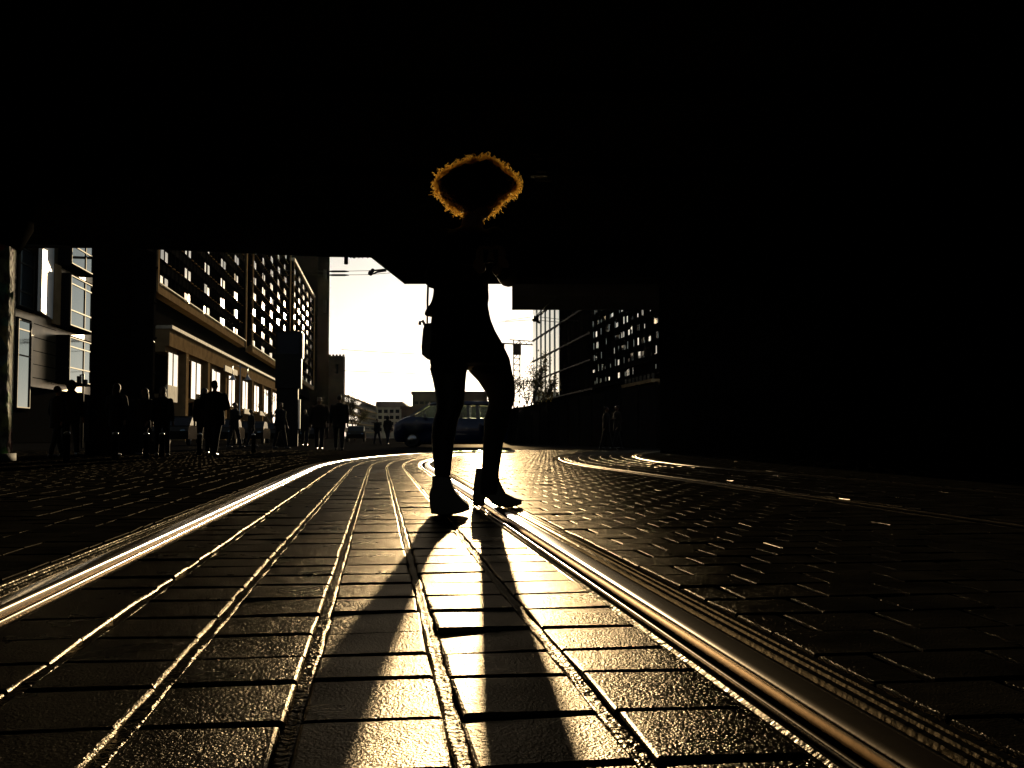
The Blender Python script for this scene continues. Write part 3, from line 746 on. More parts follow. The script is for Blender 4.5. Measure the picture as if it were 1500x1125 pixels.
def wire(pts, lab, r=.012, ins=()):
    o = thing('overhead_wire', tuple(pts[0]), lab, 'wire', 'overhead wires of the tram line')
    b = MB(); b.tube(pts, r, 5); b.build('cable', M['black_metal'], o)
    for p in ins:
        b = MB(); b.tube([p-Vector((.35, 0, 0)), p-Vector((.2, 0, 0)), p+Vector((.2, 0, 0)), p+Vector((.35, 0, 0))], [.015, .035, .035, .015], 8); b.build('insulator', M['black_plastic'], o)
    return o
wire([W(380, 396, 34), W(482, 397.5, 34), W(545, 396.5, 34), W(620, 392, 34)], 'upper of two thin wires left of the bridge haunch', .009, [W(496, 397.5, 34)])
wire([W(380, 402, 34), W(482, 403, 34), W(540, 402.3, 34), W(620, 396, 34)], 'lower of two thin wires left of the bridge haunch', .009, [W(496, 403, 34)])
wf = thing('wire_clamp', tuple(W(545, 399, 34)), 'black clamp joining the two wires under the bridge haunch', 'clamp')
b = MB(); b.tube([W(539, 401.5, 33.9), W(545, 401.5, 33.9), W(553, 398.5, 33.9), W(566, 396.5, 33.9)], .032, 6); b.tube([W(541, 397, 33.9), W(546, 396.5, 33.9), W(556, 395.5, 33.9), W(566, 394.5, 33.9)], .032, 6); b.build('arm', M['black_metal'], wf)
b = MB(); b.ball(W(543, 400, 33.85), .09); b.ball(W(546, 396.2, 33.85), .07); b.build('joint', M['black_metal'], wf)
wire([W(730, 472, 30), W(770, 469, 30), W(782, 468.5, 30), W(830, 473, 30)], 'wire crossing before the glass building, with a black clamp', .009)
wire([W(740, 470, 31), W(783, 463.5, 31), W(850, 471, 31)], 'second slacker wire crossing before the glass building', .008)
wire([W(782, 466, 29), W(800, 448, 27), W(815, 436, 26)], 'taut steep wire rising to the concrete beam', .012)
wc = thing('wire_clamp', tuple(W(785, 467, 30)), 'black wire clamp in front of the glass building', 'clamp')
b = MB(); b.tube([W(780, 469, 29.9), W(786, 470, 29.9), W(791, 473, 29.9)], .04, 6); b.tube([W(781, 464.5, 29.9), W(789, 464, 29.9)], .04, 6); b.build('arm', M['black_metal'], wc)
b = MB(); b.ball(W(786, 467.5, 29.85), .07); b.build('joint', M['black_metal'], wc)
wire([W(500, 512, 200), W(560, 516, 200), W(640, 520, 200)], 'faint far wire low in the bright sky', .05)
wire([W(500, 543, 200), W(600, 547, 200), W(640, 549, 200)], 'lowest faint far wire in the bright sky', .05)
# luminaire below the deck with glinting tubes
lu = thing('under_bridge_luminaire', tuple(W(790, 246, 14.6)), 'unlit luminaire hanging under the bridge with faint glinting tubes', 'lamp')
for (px, py_, wpx) in ((784, 226, 14), (789, 232, 10), (793, 251, 14), (792, 259, 20), (796, 264, 24)):
    b = MB(); b.tube([W(px-wpx/2, py_, 14.6), W(px+wpx/2, py_+1.2, 14.6)], .012, 10); b.build('tube', M['bronze'], lu)
b = MB(); q = W(790, 246, 14.7); b.box(q.x-.12, q.x+.12, 14.75, 14.9, q.z-.1, q.z+.2); b.tube([(q.x, 14.85, q.z+.2), (q.x, 14.85, zb)], .015, 6); b.build('housing', M['black_plastic'], lu)
# traffic light
tl = thing('traffic_light', (X(121, 38), 38, 0), 'small black traffic light over the heads of the crowd at left', 'traffic light')
b = MB(); b.tube([(X(121, 38), 38, 0), (X(121, 38), 38, Z(548, 38)), (X(116, 38), 38, Z(550, 38))], .04, 6); b.build('pole', M['black_metal'], tl)
b = MB(); b.box(X(113, 38), X(117, 38), 37.9, 38.1, Z(561, 38), Z(551, 38)); b.build('signal_head', M['black_plastic'], tl)
b = MB(); b.box(X(123, 38), X(126, 38), 37.9, 38.1, Z(566, 38), Z(556, 38)); b.build('signal_head', M['black_plastic'], tl)

# ------------------------------------------------------------------ blue van, side on
VY = 40.3
def vp(px, py): return W(px, py, VY)
van = thing('blue_van', (X(660, VY), VY, 0), 'dark blue people carrier parked side on across the road behind the woman', 'van')
zr = lambda py: Z(py, VY)
vx = lambda px: X(px, VY)
H2 = 1.75   # vehicle width
# lower body shell as lofted cross sections along x
def shell(name, pts, y_in, m, y0=VY, width=H2, par=van):
    """pts: outline polygon (px,py) in side view"""
    b = MB(); n = len(pts)
    def ring(yy, ins):
        c = Vector((sum(p[0] for p in pts)/n, sum(p[1] for p in pts)/n, 0)); out = []
        for (px, py_) in pts:
            out.append(Vector((vx(px+(c.x-px)*ins), yy, zr(py_+(c.y-py_)*ins))))
        return out
    rings = [ring(y0, .05), ring(y0+.05, .012), ring(y0+.15, 0), ring(y0+width-.15, 0), ring(y0+width-.05, .012), ring(y0+width, .05)]
    vs = [v for r_ in rings for v in r_]
    fs = [tuple(range(n)), tuple(range(5*n+n-1, 5*n-1, -1))]
    for i in range(5):
        for k in range(n): fs.append((i*n+k, (i+1)*n+k, (i+1)*n+(k+1) % n, i*n+(k+1) % n))
    b.add(vs, fs, 0, True); return b.build(name, m, par)
shell('body', [(577, 641), (575.5, 631), (577, 622), (583, 616.5), (591, 612), (600, 609.5), (640, 612), (700, 612.5), (742, 612), (744, 630), (743, 645), (738, 648.5),
               (729, 648.5), (728, 643), (724, 637), (717, 635), (710, 637), (706, 643), (705, 648.5), (615, 648.5), (614, 643), (610, 637), (603, 635), (596, 637), (592, 643), (591, 648.5), (580, 647)], 0, M['paint'])
# roof and pillars
th = .05
for yy in (VY+.12, VY+H2-.12-th):
    def strip(a_, b2, w2, yy=yy):
        A = Vector((vx(a_[0]), yy, zr(a_[1]))); B = Vector((vx(b2[0]), yy, zr(b2[1]))); d2 = (B-A).normalized(); n2 = Vector((-d2.z, 0, d2.x))*w2
        b = MB(); b.prism([A-n2, B-n2, B+n2, A+n2], (0, th, 0)); b.build('pillar', M['paint'], van)
    strip((600, 610), (628, 592), .05); strip((650, 612), (650, 592), .04); strip((686, 612.5), (685, 592), .055); strip((700, 612.5), (698.5, 592), .07); strip((741, 613), (736, 593), .12); strip((618, 611), (616, 600), .03)
shell('roof', [(626, 593.5), (631, 590.2), (642, 588.2), (670, 587.3), (720, 587.8), (737, 590), (740, 594), (700, 593.5), (640, 593.5)], 0, M['paint'], VY+.08, H2-.16)
b = MB(); b.add([(vx(600), VY+.2, zr(610)), (vx(628.5), VY+.25, zr(592.5)), (vx(628.5), VY+H2-.25, zr(592.5)), (vx(600), VY+H2-.2, zr(610))], [(0, 1, 2, 3)]); b.build('windscreen', M['car_glass'], van)
for (p0, p1) in ((604, 648), (652, 684), (688, 697), (702, 736)):
    for yy in (VY+.11, VY+H2-.11):
        b = MB(); lo = 594 if p0 > 610 else 608; b.add([(vx(p0), yy, zr(612)), (vx(p1), yy, zr(612)), (vx(p1), yy, zr(594)), (vx(p0 if p0 > 610 else 625), yy, zr(lo if p0 > 610 else 594.5))], [(0, 1, 2, 3)])
        b.build('side_window', M['car_glass'], van)
for px in (603, 717):
    for yy in (VY+.02, VY+H2-.24):
        wh = MB(); c0 = Vector((vx(px), yy, .32)); wh.loft([(c0+Vector((0, t, 0)), (r_, 0, 0), (0, 0, r_)) for t, r_ in ((0, .26), (.02, .31), (.06, .325), (.16, .325), (.2, .31), (.22, .26))], 28)
        wo = wh.build('wheel', M['tyre'], van)
        wh = MB(); wh.loft([(c0+Vector((0, -.006, 0)), (.2, 0, 0), (0, 0, .2)), (c0+Vector((0, .03, 0)), (.2, 0, 0), (0, 0, .2))], 24); wh.build('rim', M['galv'], wo)
for px, zz in ((640, 604), (672, 604)):
    b = MB(); b.box(vx(px), vx(px)+.13, VY+.3, VY+.8, .75, 1.38); b.box(vx(px), vx(px)+.13, VY+.95, VY+1.45, .75, 1.38); b.build('seat', M['black_plastic'], van)
b = MB(); b.box(vx(621), vx(625), VY-.12, VY+.02, zr(612), zr(606)); b.build('wing_mirror', M['paint'], van)
b = MB(); b.ball((vx(580), VY+.28, zr(626)), .1, .12, .09); b.build('headlight', M['car_glass'], van)
b = MB(); b.box(vx(600), vx(736), VY+.2, VY+H2-.2, zr(651), zr(647)); b.build('underbody', M['black_plastic'], van)

# ------------------------------------------------------------------ the woman
wo = thing('woman', (X(690, 5.35), 5.35, 0), 'woman with big backlit curly hair standing on the tram rail in heeled boots', 'person')
tag(wo, None, 'person'); wo.name = 'person'
PXM = lambda Y: Y/F
def sec(y, xl, xr, Y, dep=1.0):
    c = W((xl+xr)/2, y, Y); r_ = (xr-xl)/2*Y/F
    return (c, (r_, 0, 0), (0, r_*dep, 0))
body = MB()
def lerp(a_, b2, t): return a_+(b2-a_)*t
YL = lambda y: lerp(5.32, 5.12, (y-530)/(752-530)); YR = lambda y: lerp(5.38, 5.66, (y-530)/(740-530))
legL = [(522, 631, 688), (540, 630, 684), (555, 634, 682), (570, 637, 681), (582, 639, 680), (592, 639.7, 679.3), (602, 639.5, 675.5), (614, 636, 671), (625, 633.3, 668.5), (643, 632.5, 665.4), (660, 634, 663), (678, 635.5, 661), (697, 637.5, 659.5), (722, 637, 660), (742, 640, 662)]
legR = [(520, 680, 745), (532, 682, 747.5), (545, 688, 750), (558, 700.6, 752.5), (567, 706.5, 753.7), (576, 712.3, 754.4), (583, 715.3, 754), (590, 716.7, 752.3), (600, 714, 749.2), (614, 709.6, 746.5), (626, 709, 743.8), (643, 708.5, 738), (660, 707.5, 735), (678, 707, 732.3), (700, 704, 729), (724, 704, 728)]
body.loft([sec(y, a_, b2, YL(y), .95) for y, a_, b2 in legL], 28)
body.loft([sec(y, a_, b2, YR(y), .95) for y, a_, b2 in legR], 28)
YT = 5.35
tor = [(542, 668, 702), (539, 650, 728), (532, 634, 746), (515, 632, 741.5), (500, 633, 734), (485, 635, 725), (470, 637, 719.5), (455, 640, 716), (445, 641, 715), (430, 641, 716), (410, 641, 716), (390, 641, 722), (370, 641, 726), (355, 645, 726), (345, 651, 722), (338, 663, 712), (332, 676, 704)]
body.loft([sec(y, a_, b2, YT, .3 if y > 535 else .62 if y > 350 else .7) for y, a_, b2 in tor], 28)
hx, hy = 700, 291
hc = W(hx, hy, YT)
body.tube([W(690, 345, YT), W(692, 325, YT), W(696, 305, YT)], [.068, .055, .055], 16)
body.ball(hc+Vector((0, .02, .02)), .078, .098, .108, 20, 14)
fd = Vector((.62, -.78, 0)).normalized(); sdv = Vector((fd.y, -fd.x, 0))
body.ball(hc+fd*.035+Vector((0, 0, -.045)), .058, .062, .07, 16, 10)
body.ball(hc+fd*.098+Vector((0, 0, -.018)), .012, .012, .02, 8, 6)
body.ball(hc+fd*.108+Vector((0, 0, -.032)), .014, .014, .011, 8, 6)
for s in (-1, 1):
    body.ball(hc+sdv*s*.078+Vector((0, 0, -.01)), .014, .02, .03, 8, 6)
# arms: both elbows bent, hands together in front holding a phone
hand = W(722, 384, YT-.34)
shR = W(724, 350, YT); elR = W(744, 406, YT-.02); shL = W(655, 352, YT); elL = W(636, 408, YT-.05)
body.capsule(shR, .052, elR, .040); body.capsule(elR, .04, hand+Vector((.02, .06, -.03)), .027)
body.capsule(shL, .052, elL, .042); body.capsule(elL, .04, hand+Vector((-.06, .05, -.02)), .027)
bo = body.build('body', [M['skin']], wo); remesh(bo, .007, 3)
# fingers and palms
def hand_mb(c, side):
    b = MB(); c = Vector(c)
    b.loft([(c+Vector((side*.03*(1-t), .035*(1-t), -.02+t*.05)), (.02+.012*math.sin(t*3), 0, 0), (0, .013, 0)) for t in (0, .3, .6, 1)], 12)
    for i in range(4):
        o_ = c+Vector((side*(.026-.017*i), 0, .028)); L_ = (.068, .076, .070, .054)[i]
        b.tube([o_, o_+Vector((0, -.004, L_*.4)), o_+Vector((-side*.012, -.018, L_*.62)), o_+Vector((-side*.026, -.028, L_*.6))], [.0085, .008, .007, .006], 8)
    b.tube([c+Vector((-side*.018, .0, -.002)), c+Vector((-side*.034, -.014, .02)), c+Vector((-side*.036, -.026, .045))], [.011, .010, .008], 8)
    return b
ha = hand_mb(hand+Vector((.03, 0, 0)), 1); ho_ = ha.build('hand', M['skin'], wo); remesh(ho_, .003, 1)
ha = hand_mb(hand+Vector((-.05, 0, 0)), -1); ho_ = ha.build('hand', M['skin'], wo); remesh(ho_, .003, 1)
ph = thing('mobile_phone', tuple(hand+Vector((-.01, -.02, .06))), 'slim phone held in both hands before the chest of the woman', 'phone')
b = MB(); q = hand+Vector((-.01, -.012, .065)); b.box(q.x-.036, q.x+.036, q.y-.004, q.y+.004, q.z-.07, q.z+.07); b.build('case', M['black_plastic'], ph)
b = MB(); b.box(q.x-.032, q.x+.032, q.y+.0045, q.y+.006, q.z-.062, q.z+.062); b.build('display', mat('phone_glass', (.01, .01, .012), .05), ph)
# face details
fc = MB()
for s in (-1, 1): fc.ball(hc+fd*.088+sdv*s*.031+Vector((0, 0, .004)), .011)
fc.build('eyes', mat('eye_white', (.5, .5, .5), .2), wo)
fc = MB(); fc.loft([(hc+fd*.094+sdv*t*.022+Vector((0, 0, -.058)), tuple(fd*.006*(1.2-abs(t))), (0, 0, .007*(1.25-abs(t)))) for t in (-1, -.5, 0, .5, 1)], 8); fc.build('lips', mat('lips', (.18, .05, .04), .4), wo)
# clothing: jacket (with sleeves), shorts, tights, boots
g = 3.0/284
jk = MB()
jt = [(463, 622.5, 717.5), (459, 621, 717.5), (452, 624.5, 716), (445, 630, 715.3), (437, 633, 716.6), (428, 634.5, 716.2), (418, 635, 714.2), (400, 636, 719), (385, 637, 725), (370, 638, 728.5), (355, 641, 729), (345, 648, 726), (338, 661, 714), (333, 672, 706), (329, 678, 701)]
jk.loft([sec(y, a_, b2, YT, .66 if y > 350 else .78) for y, a_, b2 in jt], 28)
jk.capsule(shR+Vector((0, 0, .003)), .062, elR+Vector((.004, 0, 0)), .052); jk.capsule(elR, .052, hand+Vector((.05, .09, -.04)), .04)
jk.capsule(shL, .064, elL, .054); jk.capsule(elL, .052, hand+Vector((-.10, .08, -.04)), .04)
jo = jk.build('jacket', M['cloth'], wo); remesh(jo, .007, 3)
sh = MB()
st = [(541, 660, 706), (538, 645, 735), (534, 629.5, 748), (530, 629.5, 747.5), (523, 628.8, 745.8), (512, 629, 740.5), (500, 630, 734.8), (485, 630.5, 726), (470, 631, 719.8), (455, 633, 716.2), (445, 636, 715)]
sh.loft([sec(y, a_, b2, YT, .3 if y > 536 else .72) for y, a_, b2 in st], 28)
sh.loft([sec(y, a_, b2, YL(y), 1.0) for y, a_, b2 in [(505, 634, 690), (525, 629.5, 687), (548, 631.5, 683.6)]], 24)
sh.loft([sec(y, a_, b2, YR(y), 1.0) for y, a_, b2 in [(505, 676, 737), (525, 681, 746.8), (541, 685, 749.8), (550, 693, 751.6)]], 24)
so_ = sh.build('shorts', M['cloth'], wo); remesh(so_, .006, 3)
for LL, YF, nm in ((legL, YL, 'tights'), (legR, YR, 'tights')):
    tg = MB(); sel = [q_ for q_ in LL if q_[0] > 526]
    tg.loft([sec(y, a_-.5, b2+.5, YF(y), .97) for y, a_, b2 in sel], 32); tg.build(nm, M['tights'], wo)
def boot(outline, Y, thick, wedge, lab=None):
    b = MB()
    def at(px, py_, dy): return W(px, py_, Y)+Vector((0, dy, 0))
    n = len(outline); pts = [W(px, py_, Y) for px, py_ in outline]
    b.prism([p+Vector((0, -thick/2, 0)) for p in pts], (0, thick, 0))
    o = b.build('boot', M['leather'], wo); remesh(o, .0045, 5)
    return o
boot([(697.5, 685.3), (708, 684.8), (731, 685.3), (731, 703), (735, 712), (741, 722.5), (753, 728.5), (764, 731.5), (764.5, 738), (756, 741), (743, 743), (729, 741.2), (721, 737.6), (715, 730), (711.2, 725.5), (710.2, 740.6), (693.2, 740.6), (692.8, 722), (694.3, 708)], 5.66, .085, 0)
boot([(633.5, 697.2), (660, 697.2), (661, 706), (667, 719.5), (677, 730.5), (686.5, 739), (688.5, 746.5), (674, 751), (655, 754.3), (646, 754.6), (640, 752.5), (632.5, 751.6), (630, 738), (629.2, 724), (633.5, 710)], 5.07, .09, 0)
# hair: dense core and thousands of curls
outl = [(652, 299), (641, 288), (636, 278), (633.5, 268), (640, 259), (652, 250), (668, 243), (685, 238), (702, 233.5), (713, 230), (722, 234), (733, 242), (746, 252), (757, 260), (765.5, 270), (758, 280), (746, 287), (737, 294), (732, 303), (726, 314), (712, 320), (690, 322), (668, 312)]
oc = (700, 272)
pol = sorted([(math.atan2(-(y-oc[1]), x-oc[0]), math.hypot(x-oc[0], y-oc[1])) for x, y in outl])
pa_ = np.array([p_[0] for p_ in pol]); pr_ = np.array([p_[1] for p_ in pol])
def hr(th): return float(np.interp(th, np.r_[pa_[-1]-2*math.pi, pa_, pa_[0]+2*math.pi], np.r_[pr_[-1], pr_, pr_[0]]))*YT/F
hcen = W(oc[0], oc[1], YT)
def hpoint(th, ph_, k):   # ph_: depth angle
    r_ = hr(th)*k
    return hcen+Vector((math.cos(th)*r_*math.cos(ph_), math.sin(ph_)*.17*k*(.6+.4*min(1, hr(th)/.2)), math.sin(th)*r_*math.cos(ph_)))
b = MB(); nth, nph = 72, 20; vs = []
for j in range(nph+1):
    p_ = -math.pi/2+math.pi*j/nph
    for i in range(nth):
        tt = -math.pi+2*math.pi*i/nth
        vs.append(hpoint(tt, p_*.98, .90+.035*math.sin(tt*9+1)*math.sin(tt*4)+random.uniform(-.025, .025)))
fs = [(j*nth+i, j*nth+(i+1) % nth, (j+1)*nth+(i+1) % nth, (j+1)*nth+i) for j in range(nph) for i in range(nth)]
b.add(vs, fs, 0, True); hcore = b.build('hair', M['darkhair'], wo)
V = []; Fc = []
NC = 1350
for i in range(NC+320):
    th = random.uniform(-math.pi, math.pi); p_ = random.gauss(-.05, .24); p_ = max(-1.5, min(1.5, p_)); stray = i >= NC
    if math.sin(th) < -.75 and random.random() < .7: continue
    dens = .5+.5*math.sin(th*5+.6)*math.sin(th*11)
    k0 = random.uniform(.86, .955+.03*dens); base = hpoint(th, p_, k0)
    outd = (hpoint(th, p_, 1.0)-hcen).normalized(); side = Vector((-math.sin(th), 0, math.cos(th)))*random.choice((-1, 1))
    ax = (outd*random.uniform(.0, .7)+side*random.uniform(.2, 1)+Vector((0, random.gauss(0, .3), 0))).normalized()
    u = ax.orthogonal().normalized(); v = ax.cross(u)
    if stray: ax = (outd+Vector((random.gauss(0, .4), 0, random.gauss(0, .4)))).normalized()
    L_ = random.uniform(.015, .045)*(1.0 if not stray else 1.1); rr = random.uniform(.003, .008); turns = random.uniform(1.0, 2.6); ph0 = random.uniform(0, 6.28)
    tk = random.uniform(.0008, .0016) if not stray else .0005
    n_ = 16; o_ = len(V)
    for s_ in range(n_):
        t = s_/(n_-1); a_ = ph0+turns*2*math.pi*t; c_ = base+ax*L_*t+u*rr*math.cos(a_)+v*rr*math.sin(a_)
        tan = (ax*L_+(-u*math.sin(a_)+v*math.cos(a_))*rr*turns*6.28).normalized(); e1 = tan.orthogonal().normalized(); e2 = tan.cross(e1)
        for q_ in range(3):
            V.append(c_+(e1*math.cos(q_*2.094)+e2*math.sin(q_*2.094))*tk)
    for s_ in range(n_-1):
        for q_ in range(3): Fc.append((o_+s_*3+q_, o_+s_*3+(q_+1) % 3, o_+s_*3+3+(q_+1) % 3, o_+s_*3+3+q_))
b = MB(); b.add(V, Fc, 0, True)
def lock(pts): b.tube([W(x, y, YT) for x, y in pts], .0008, 4)
lock([(686, 241), (685, 236), (682, 233), (678, 232.5)]); lock([(706, 235), (709, 230.5), (714, 229), (720, 231), (726, 234)]); lock([(727, 310), (723.5, 315), (722.5, 318)])
b.build('curls', M['curls'], hcore)
# shoulder bag on its strap
bag = thing('shoulder_bag', tuple(W(626, 500, YT)), 'small black shoulder bag with a ring hanging at the left hip of the woman', 'bag')
b = MB(); b.prism([W(x, y, YT-.02) for x, y in [(622, 474), (640, 471), (652, 473), (654, 520), (645, 528), (631, 527.5), (624, 524.5), (617.6, 519), (617, 508), (619.2, 482)]], (0, .085, 0))
o_ = b.build('pouch', M['leather'], bag); remesh(o_, .005, 4)
b = MB(); b.tube([W(622.5, 476, YT), W(619, 469.5, YT), W(615.5, 471.5, YT), W(615, 476, YT)], .009, 6); b.build('clasp', M['leather'], bag)
b = MB(); b.tube([W(626, 474, YT+.02), W(626.5, 458, YT), W(626.3, 440, YT), W(627, 420, YT), W(640, 370, YT+.05), W(655, 343, YT+.02)], .0065, 6); b.build('strap', M['leather'], bag)
b = MB(); b.prism([W(x, y, YT-.035) for x, y in [(621, 476), (650, 473), (651, 500), (622, 503)]], (0, .014, 0)); b.build('flap', M['leather'], bag)

# ------------------------------------------------------------------ people in the background
def figure(label, loc, rz, h, coat, stride=.22, arms=0, build=1.0, hood=False, hair='short', pack=False, group=None):
    s = h/1.75; o = thing('person', loc, label, 'person', group, rz)
    def P(x, y, z): return Vector((x*s, y*s, z*s))
    M0 = o.matrix_basis if False else Matrix.Translation(loc)@Matrix.Rotation(rz, 4, 'Z')
    def put(b, name, m, vox=None, sm=2):
        b.v = [tuple(M0@Vector(v)) for v in b.v]
        q = b.build(name, m, None)
        if vox: remesh(q, vox, sm)
        q.data.transform(M0.inverted()); q.parent = o; return q
    b = MB(); w_ = build
    fL, fR = P(-.1, stride, .06), P(.1, -stride, .06)
    kL, kR = P(-.1, stride*.7-.04, .48), P(.1, -stride*.3-.05, .48)
    for f_, k_, sx in ((fL, kL, -1), (fR, kR, 1)):
        b.capsule(P(sx*.09, 0, .9), .085*s*w_, k_, .058*s); b.capsule(k_, .056*s, f_+Vector((0, 0, .02)), .038*s)
        b.capsule(f_+Vector((0, .03*s, -.02)), .04*s, f_+Vector((0, -.15*s, -.028)), .03*s)
    b.loft([(P(0, 0, z), (a_*s*w_, 0, 0), (0, d_*s, 0)) for z, a_, d_ in ((.82, .14, .1), (.95, .165, .115), (1.1, .145, .1), (1.28, .17, .115), (1.4, .185, .1), (1.46, .12, .08))], 18)
    b.tube([P(0, 0, 1.42), P(0, -.01, 1.52), P(0, -.015, 1.56)], [.06*s, .052*s, .05*s], 12)
    b.ball(P(0, -.015, 1.64), .072*s, .09*s, .108*s, 16, 11); b.ball(P(0, -.105, 1.62), .013*s, .018*s, .02*s, 8, 6)
    for sx in (-1, 1):
        b.ball(P(sx*.073, 0, 1.63), .012*s, .018*s, .03*s, 8, 6)
        sh_ = P(sx*.19*w_, 0, 1.4); 
        if arms == 1 and sx > 0: el = P(.25*w_, -.02, 1.13); hd = P(.12, -.28, 1.25)
        elif arms == 2: el = P(sx*.27*w_, .04, 1.14); hd = P(sx*.1, -.22, 1.08)
        else: el = P(sx*.24*w_, .03*sx, 1.12); hd = P(sx*.24*w_, -.08*sx-.04, .87)
        b.capsule(sh_, .055*s, el, .042*s); b.capsule(el, .04*s, hd, .028*s)
        dv = (hd-el).normalized(); b.capsule(hd, .03*s, hd+dv*.08*s, .022*s)
        for q in range(4): b.capsule(hd+dv*.08*s+Vector(((q-1.5)*.018*s, 0, 0)), .009*s, hd+dv*(.15-.01*abs(q-1.5))*s+Vector(((q-1.5)*.02*s, -.02*s, 0)), .007*s, 6)
        b.capsule(hd+dv*.02*s, .012*s, hd+dv*.07*s+Vector((-sx*.035*s, -.02*s, 0)), .009*s, 6)
    put(b, 'body', M['skin'], .012)
    b = MB()
    b.loft([(P(0, .0, z), (a_*s*w_, 0, 0), (0, d_*s, 0)) for z, a_, d_ in ((.72, .2, .16), (.9, .195, .15), (1.1, .18, .14), (1.28, .2, .15), (1.41, .205, .13), (1.47, .13, .1), (1.51, .08, .08))], 20)
    for sx in (-1, 1):
        sh_ = P(sx*.19*w_, 0, 1.4)
        if arms == 1 and sx > 0: el = P(.25*w_, -.02, 1.13); hd = P(.14, -.24, 1.23)
        elif arms == 2: el = P(sx*.27*w_, .04, 1.14); hd = P(sx*.12, -.19, 1.08)
        else: el = P(sx*.24*w_, .03*sx, 1.12); hd = P(sx*.24*w_, -.07*sx-.03, .9)
        b.capsule(sh_, .075*s, el, .06*s); b.capsule(el, .058*s, hd, .045*s)
    if hood: b.ball(P(0, .02, 1.63), .115*s, .13*s, .14*s, 16, 10)
    put(b, 'coat', coat, .014)
    b = MB()
    for f_, k_, sx in ((fL, kL, -1), (fR, kR, 1)):
        b.capsule(P(sx*.09, 0, .88), .1*s*w_, k_, .075*s); b.capsule(k_, .073*s, f_+Vector((0, 0, .05*s)), .06*s)
    put(b, 'trousers', M['cloth3'], .014)
    for f_ in (fL, fR):
        b = MB(); b.capsule(f_+Vector((0, .03*s, -.022*s)), .046*s, f_+Vector((0, -.16*s, -.03*s)), .035*s); put(b, 'shoe', M['leather'])
    b = MB()
    if hair == 'bun': b.ball(P(0, .015, 1.66), .085*s, .1*s, .11*s); b.ball(P(0, .06, 1.78), .045*s)
    elif hair == 'long': b.ball(P(0, .02, 1.66), .09*s, .1*s, .108*s); b.loft([(P(0, .06, z), (r_*s, 0, 0), (0, r_*.5*s, 0)) for z, r_ in ((1.4, .07), (1.5, .1), (1.62, .09))], 12)
    else: b.ball(P(0, .018, 1.675), .08*s, .092*s, .092*s)
    put(b, 'hair', M['darkhair'])
    if pack:
        b = MB(); b.ball(P(0, .2, 1.22), .14*s, .1*s, .22*s, 14, 9); q = b.build('backpack', M['cloth2'], None)
        q.data.transform(Matrix.Identity(4)); q.location = loc; q.rotation_euler = (0, 0, rz); tag(q, 'rounded dark backpack worn by a walker at the left', 'backpack')
    return o
def ppl(px, Y, top, lab, coat, **kw):
    h = Z(top, Y); hf = kw.pop('rz', 0.0)
    return figure(lab, (X(px, Y), Y, 0), hf, h, coat, **kw)
GP = 'pedestrians along the left pavement'
ppl(104, 22, 557, 'person in a light rimmed coat and cap, leftmost of the crowd beside the pier', M['cloth2'], rz=.6, hood=True, group=GP)
ppl(84, 20, 566, 'person in a dark coat half hidden at the far left of the crowd', M['cloth'], rz=2.6, group=GP)
ppl(171, 21, 562, 'person standing before the black pier, facing away', M['cloth'], rz=3.0, hair='long', group=GP)
ppl(211, 22.5, 569, 'person with sunlit auburn hair just right of the pier', M['cloth2'], rz=-.4, hair='long', group=GP)
ppl(238, 21.5, 567, 'person with long hair at the left end of the arcade windows', M['cloth'], rz=.5, hair='long', group=GP)
ppl(299, 24, 569, 'shorter person of the couple in front of the arcade', M['cloth2'], rz=.3, hair='long', group=GP)
ppl(314, 21.5, 558, 'broad shouldered person of the couple silhouetted against the arcade windows', M['cloth'], rz=3.1, build=1.25, arms=2, group=GP)
ppl(344, 40, 590, 'person with an arm raised below the second street lamp', M['cloth'], rz=1.2, arms=1, group=GP)
ppl(368, 44, 600, 'distant person walking past the arcade, right of the lamp', M['cloth2'], rz=2.2, group=GP)
ppl(411, 36, 590, 'person beside the post of the advertising pylon', M['cloth'], rz=1.0, group=GP)
ppl(447, 48, 600, 'small person between the pylon and the walking pair', M['cloth2'], rz=.2, group=GP)
ppl(468, 32, 582, 'walker with sunlit short hair, left one of the pair below the dark tower', M['cloth2'], rz=.1, build=1.2, group=GP)
ppl(497, 31, 579, 'taller walker, right one of the pair below the dark tower', M['cloth'], rz=3.3, build=1.1, group=GP)
GQ = 'far pedestrians crossing behind the van'
ppl(553, 60, 613, 'far small pedestrian, left one of two in front of the pale distant block', M['cloth'], rz=.8, group=GQ)
ppl(568, 57, 609, 'far pedestrian just left of the bonnet of the van', M['cloth'], rz=2.8, hood=True, group=GQ)
ppl(888, 33, 596, 'person in black beside the hoarding on the right', M['cloth'], rz=1.3, arms=1)
ppl(904, 34, 594, 'person with a pale collar at the right end of the hoarding', M['cloth2'], rz=-1.2)

# bollards along the left kerb
def bollard(x, y, lab):
    o = thing('bollard', (x, y, 0), lab, 'bollard', 'steel bollards along the left kerb')
    b = MB(); b.loft([((x, y, z), (r_, 0, 0), (0, r_, 0)) for z, r_ in ((-.02, .05), (.42, .05), (.43, .046))], 18); b.build('post', M['dark_wall'], o)
    b = MB(); b.ball((x, y, .45), .052, .052, .03); b.build('cap', M['galv'], o); return o
for i, (px, Y, lab) in enumerate(((99, 16.5, 'steel capped bollard left of the black pier, first of its row'), (170, 17.8, 'steel capped bollard directly in front of the black pier'),
        (215, 19, 'steel capped bollard right of the pier'), (238, 20.2, 'steel capped bollard below the first arcade window'), (293, 22.2, 'steel capped bollard in front of the couple'), (372, 26, 'last steel capped bollard of the row, near the pylon'))):
    bollard(X(px, Y), Y, lab)
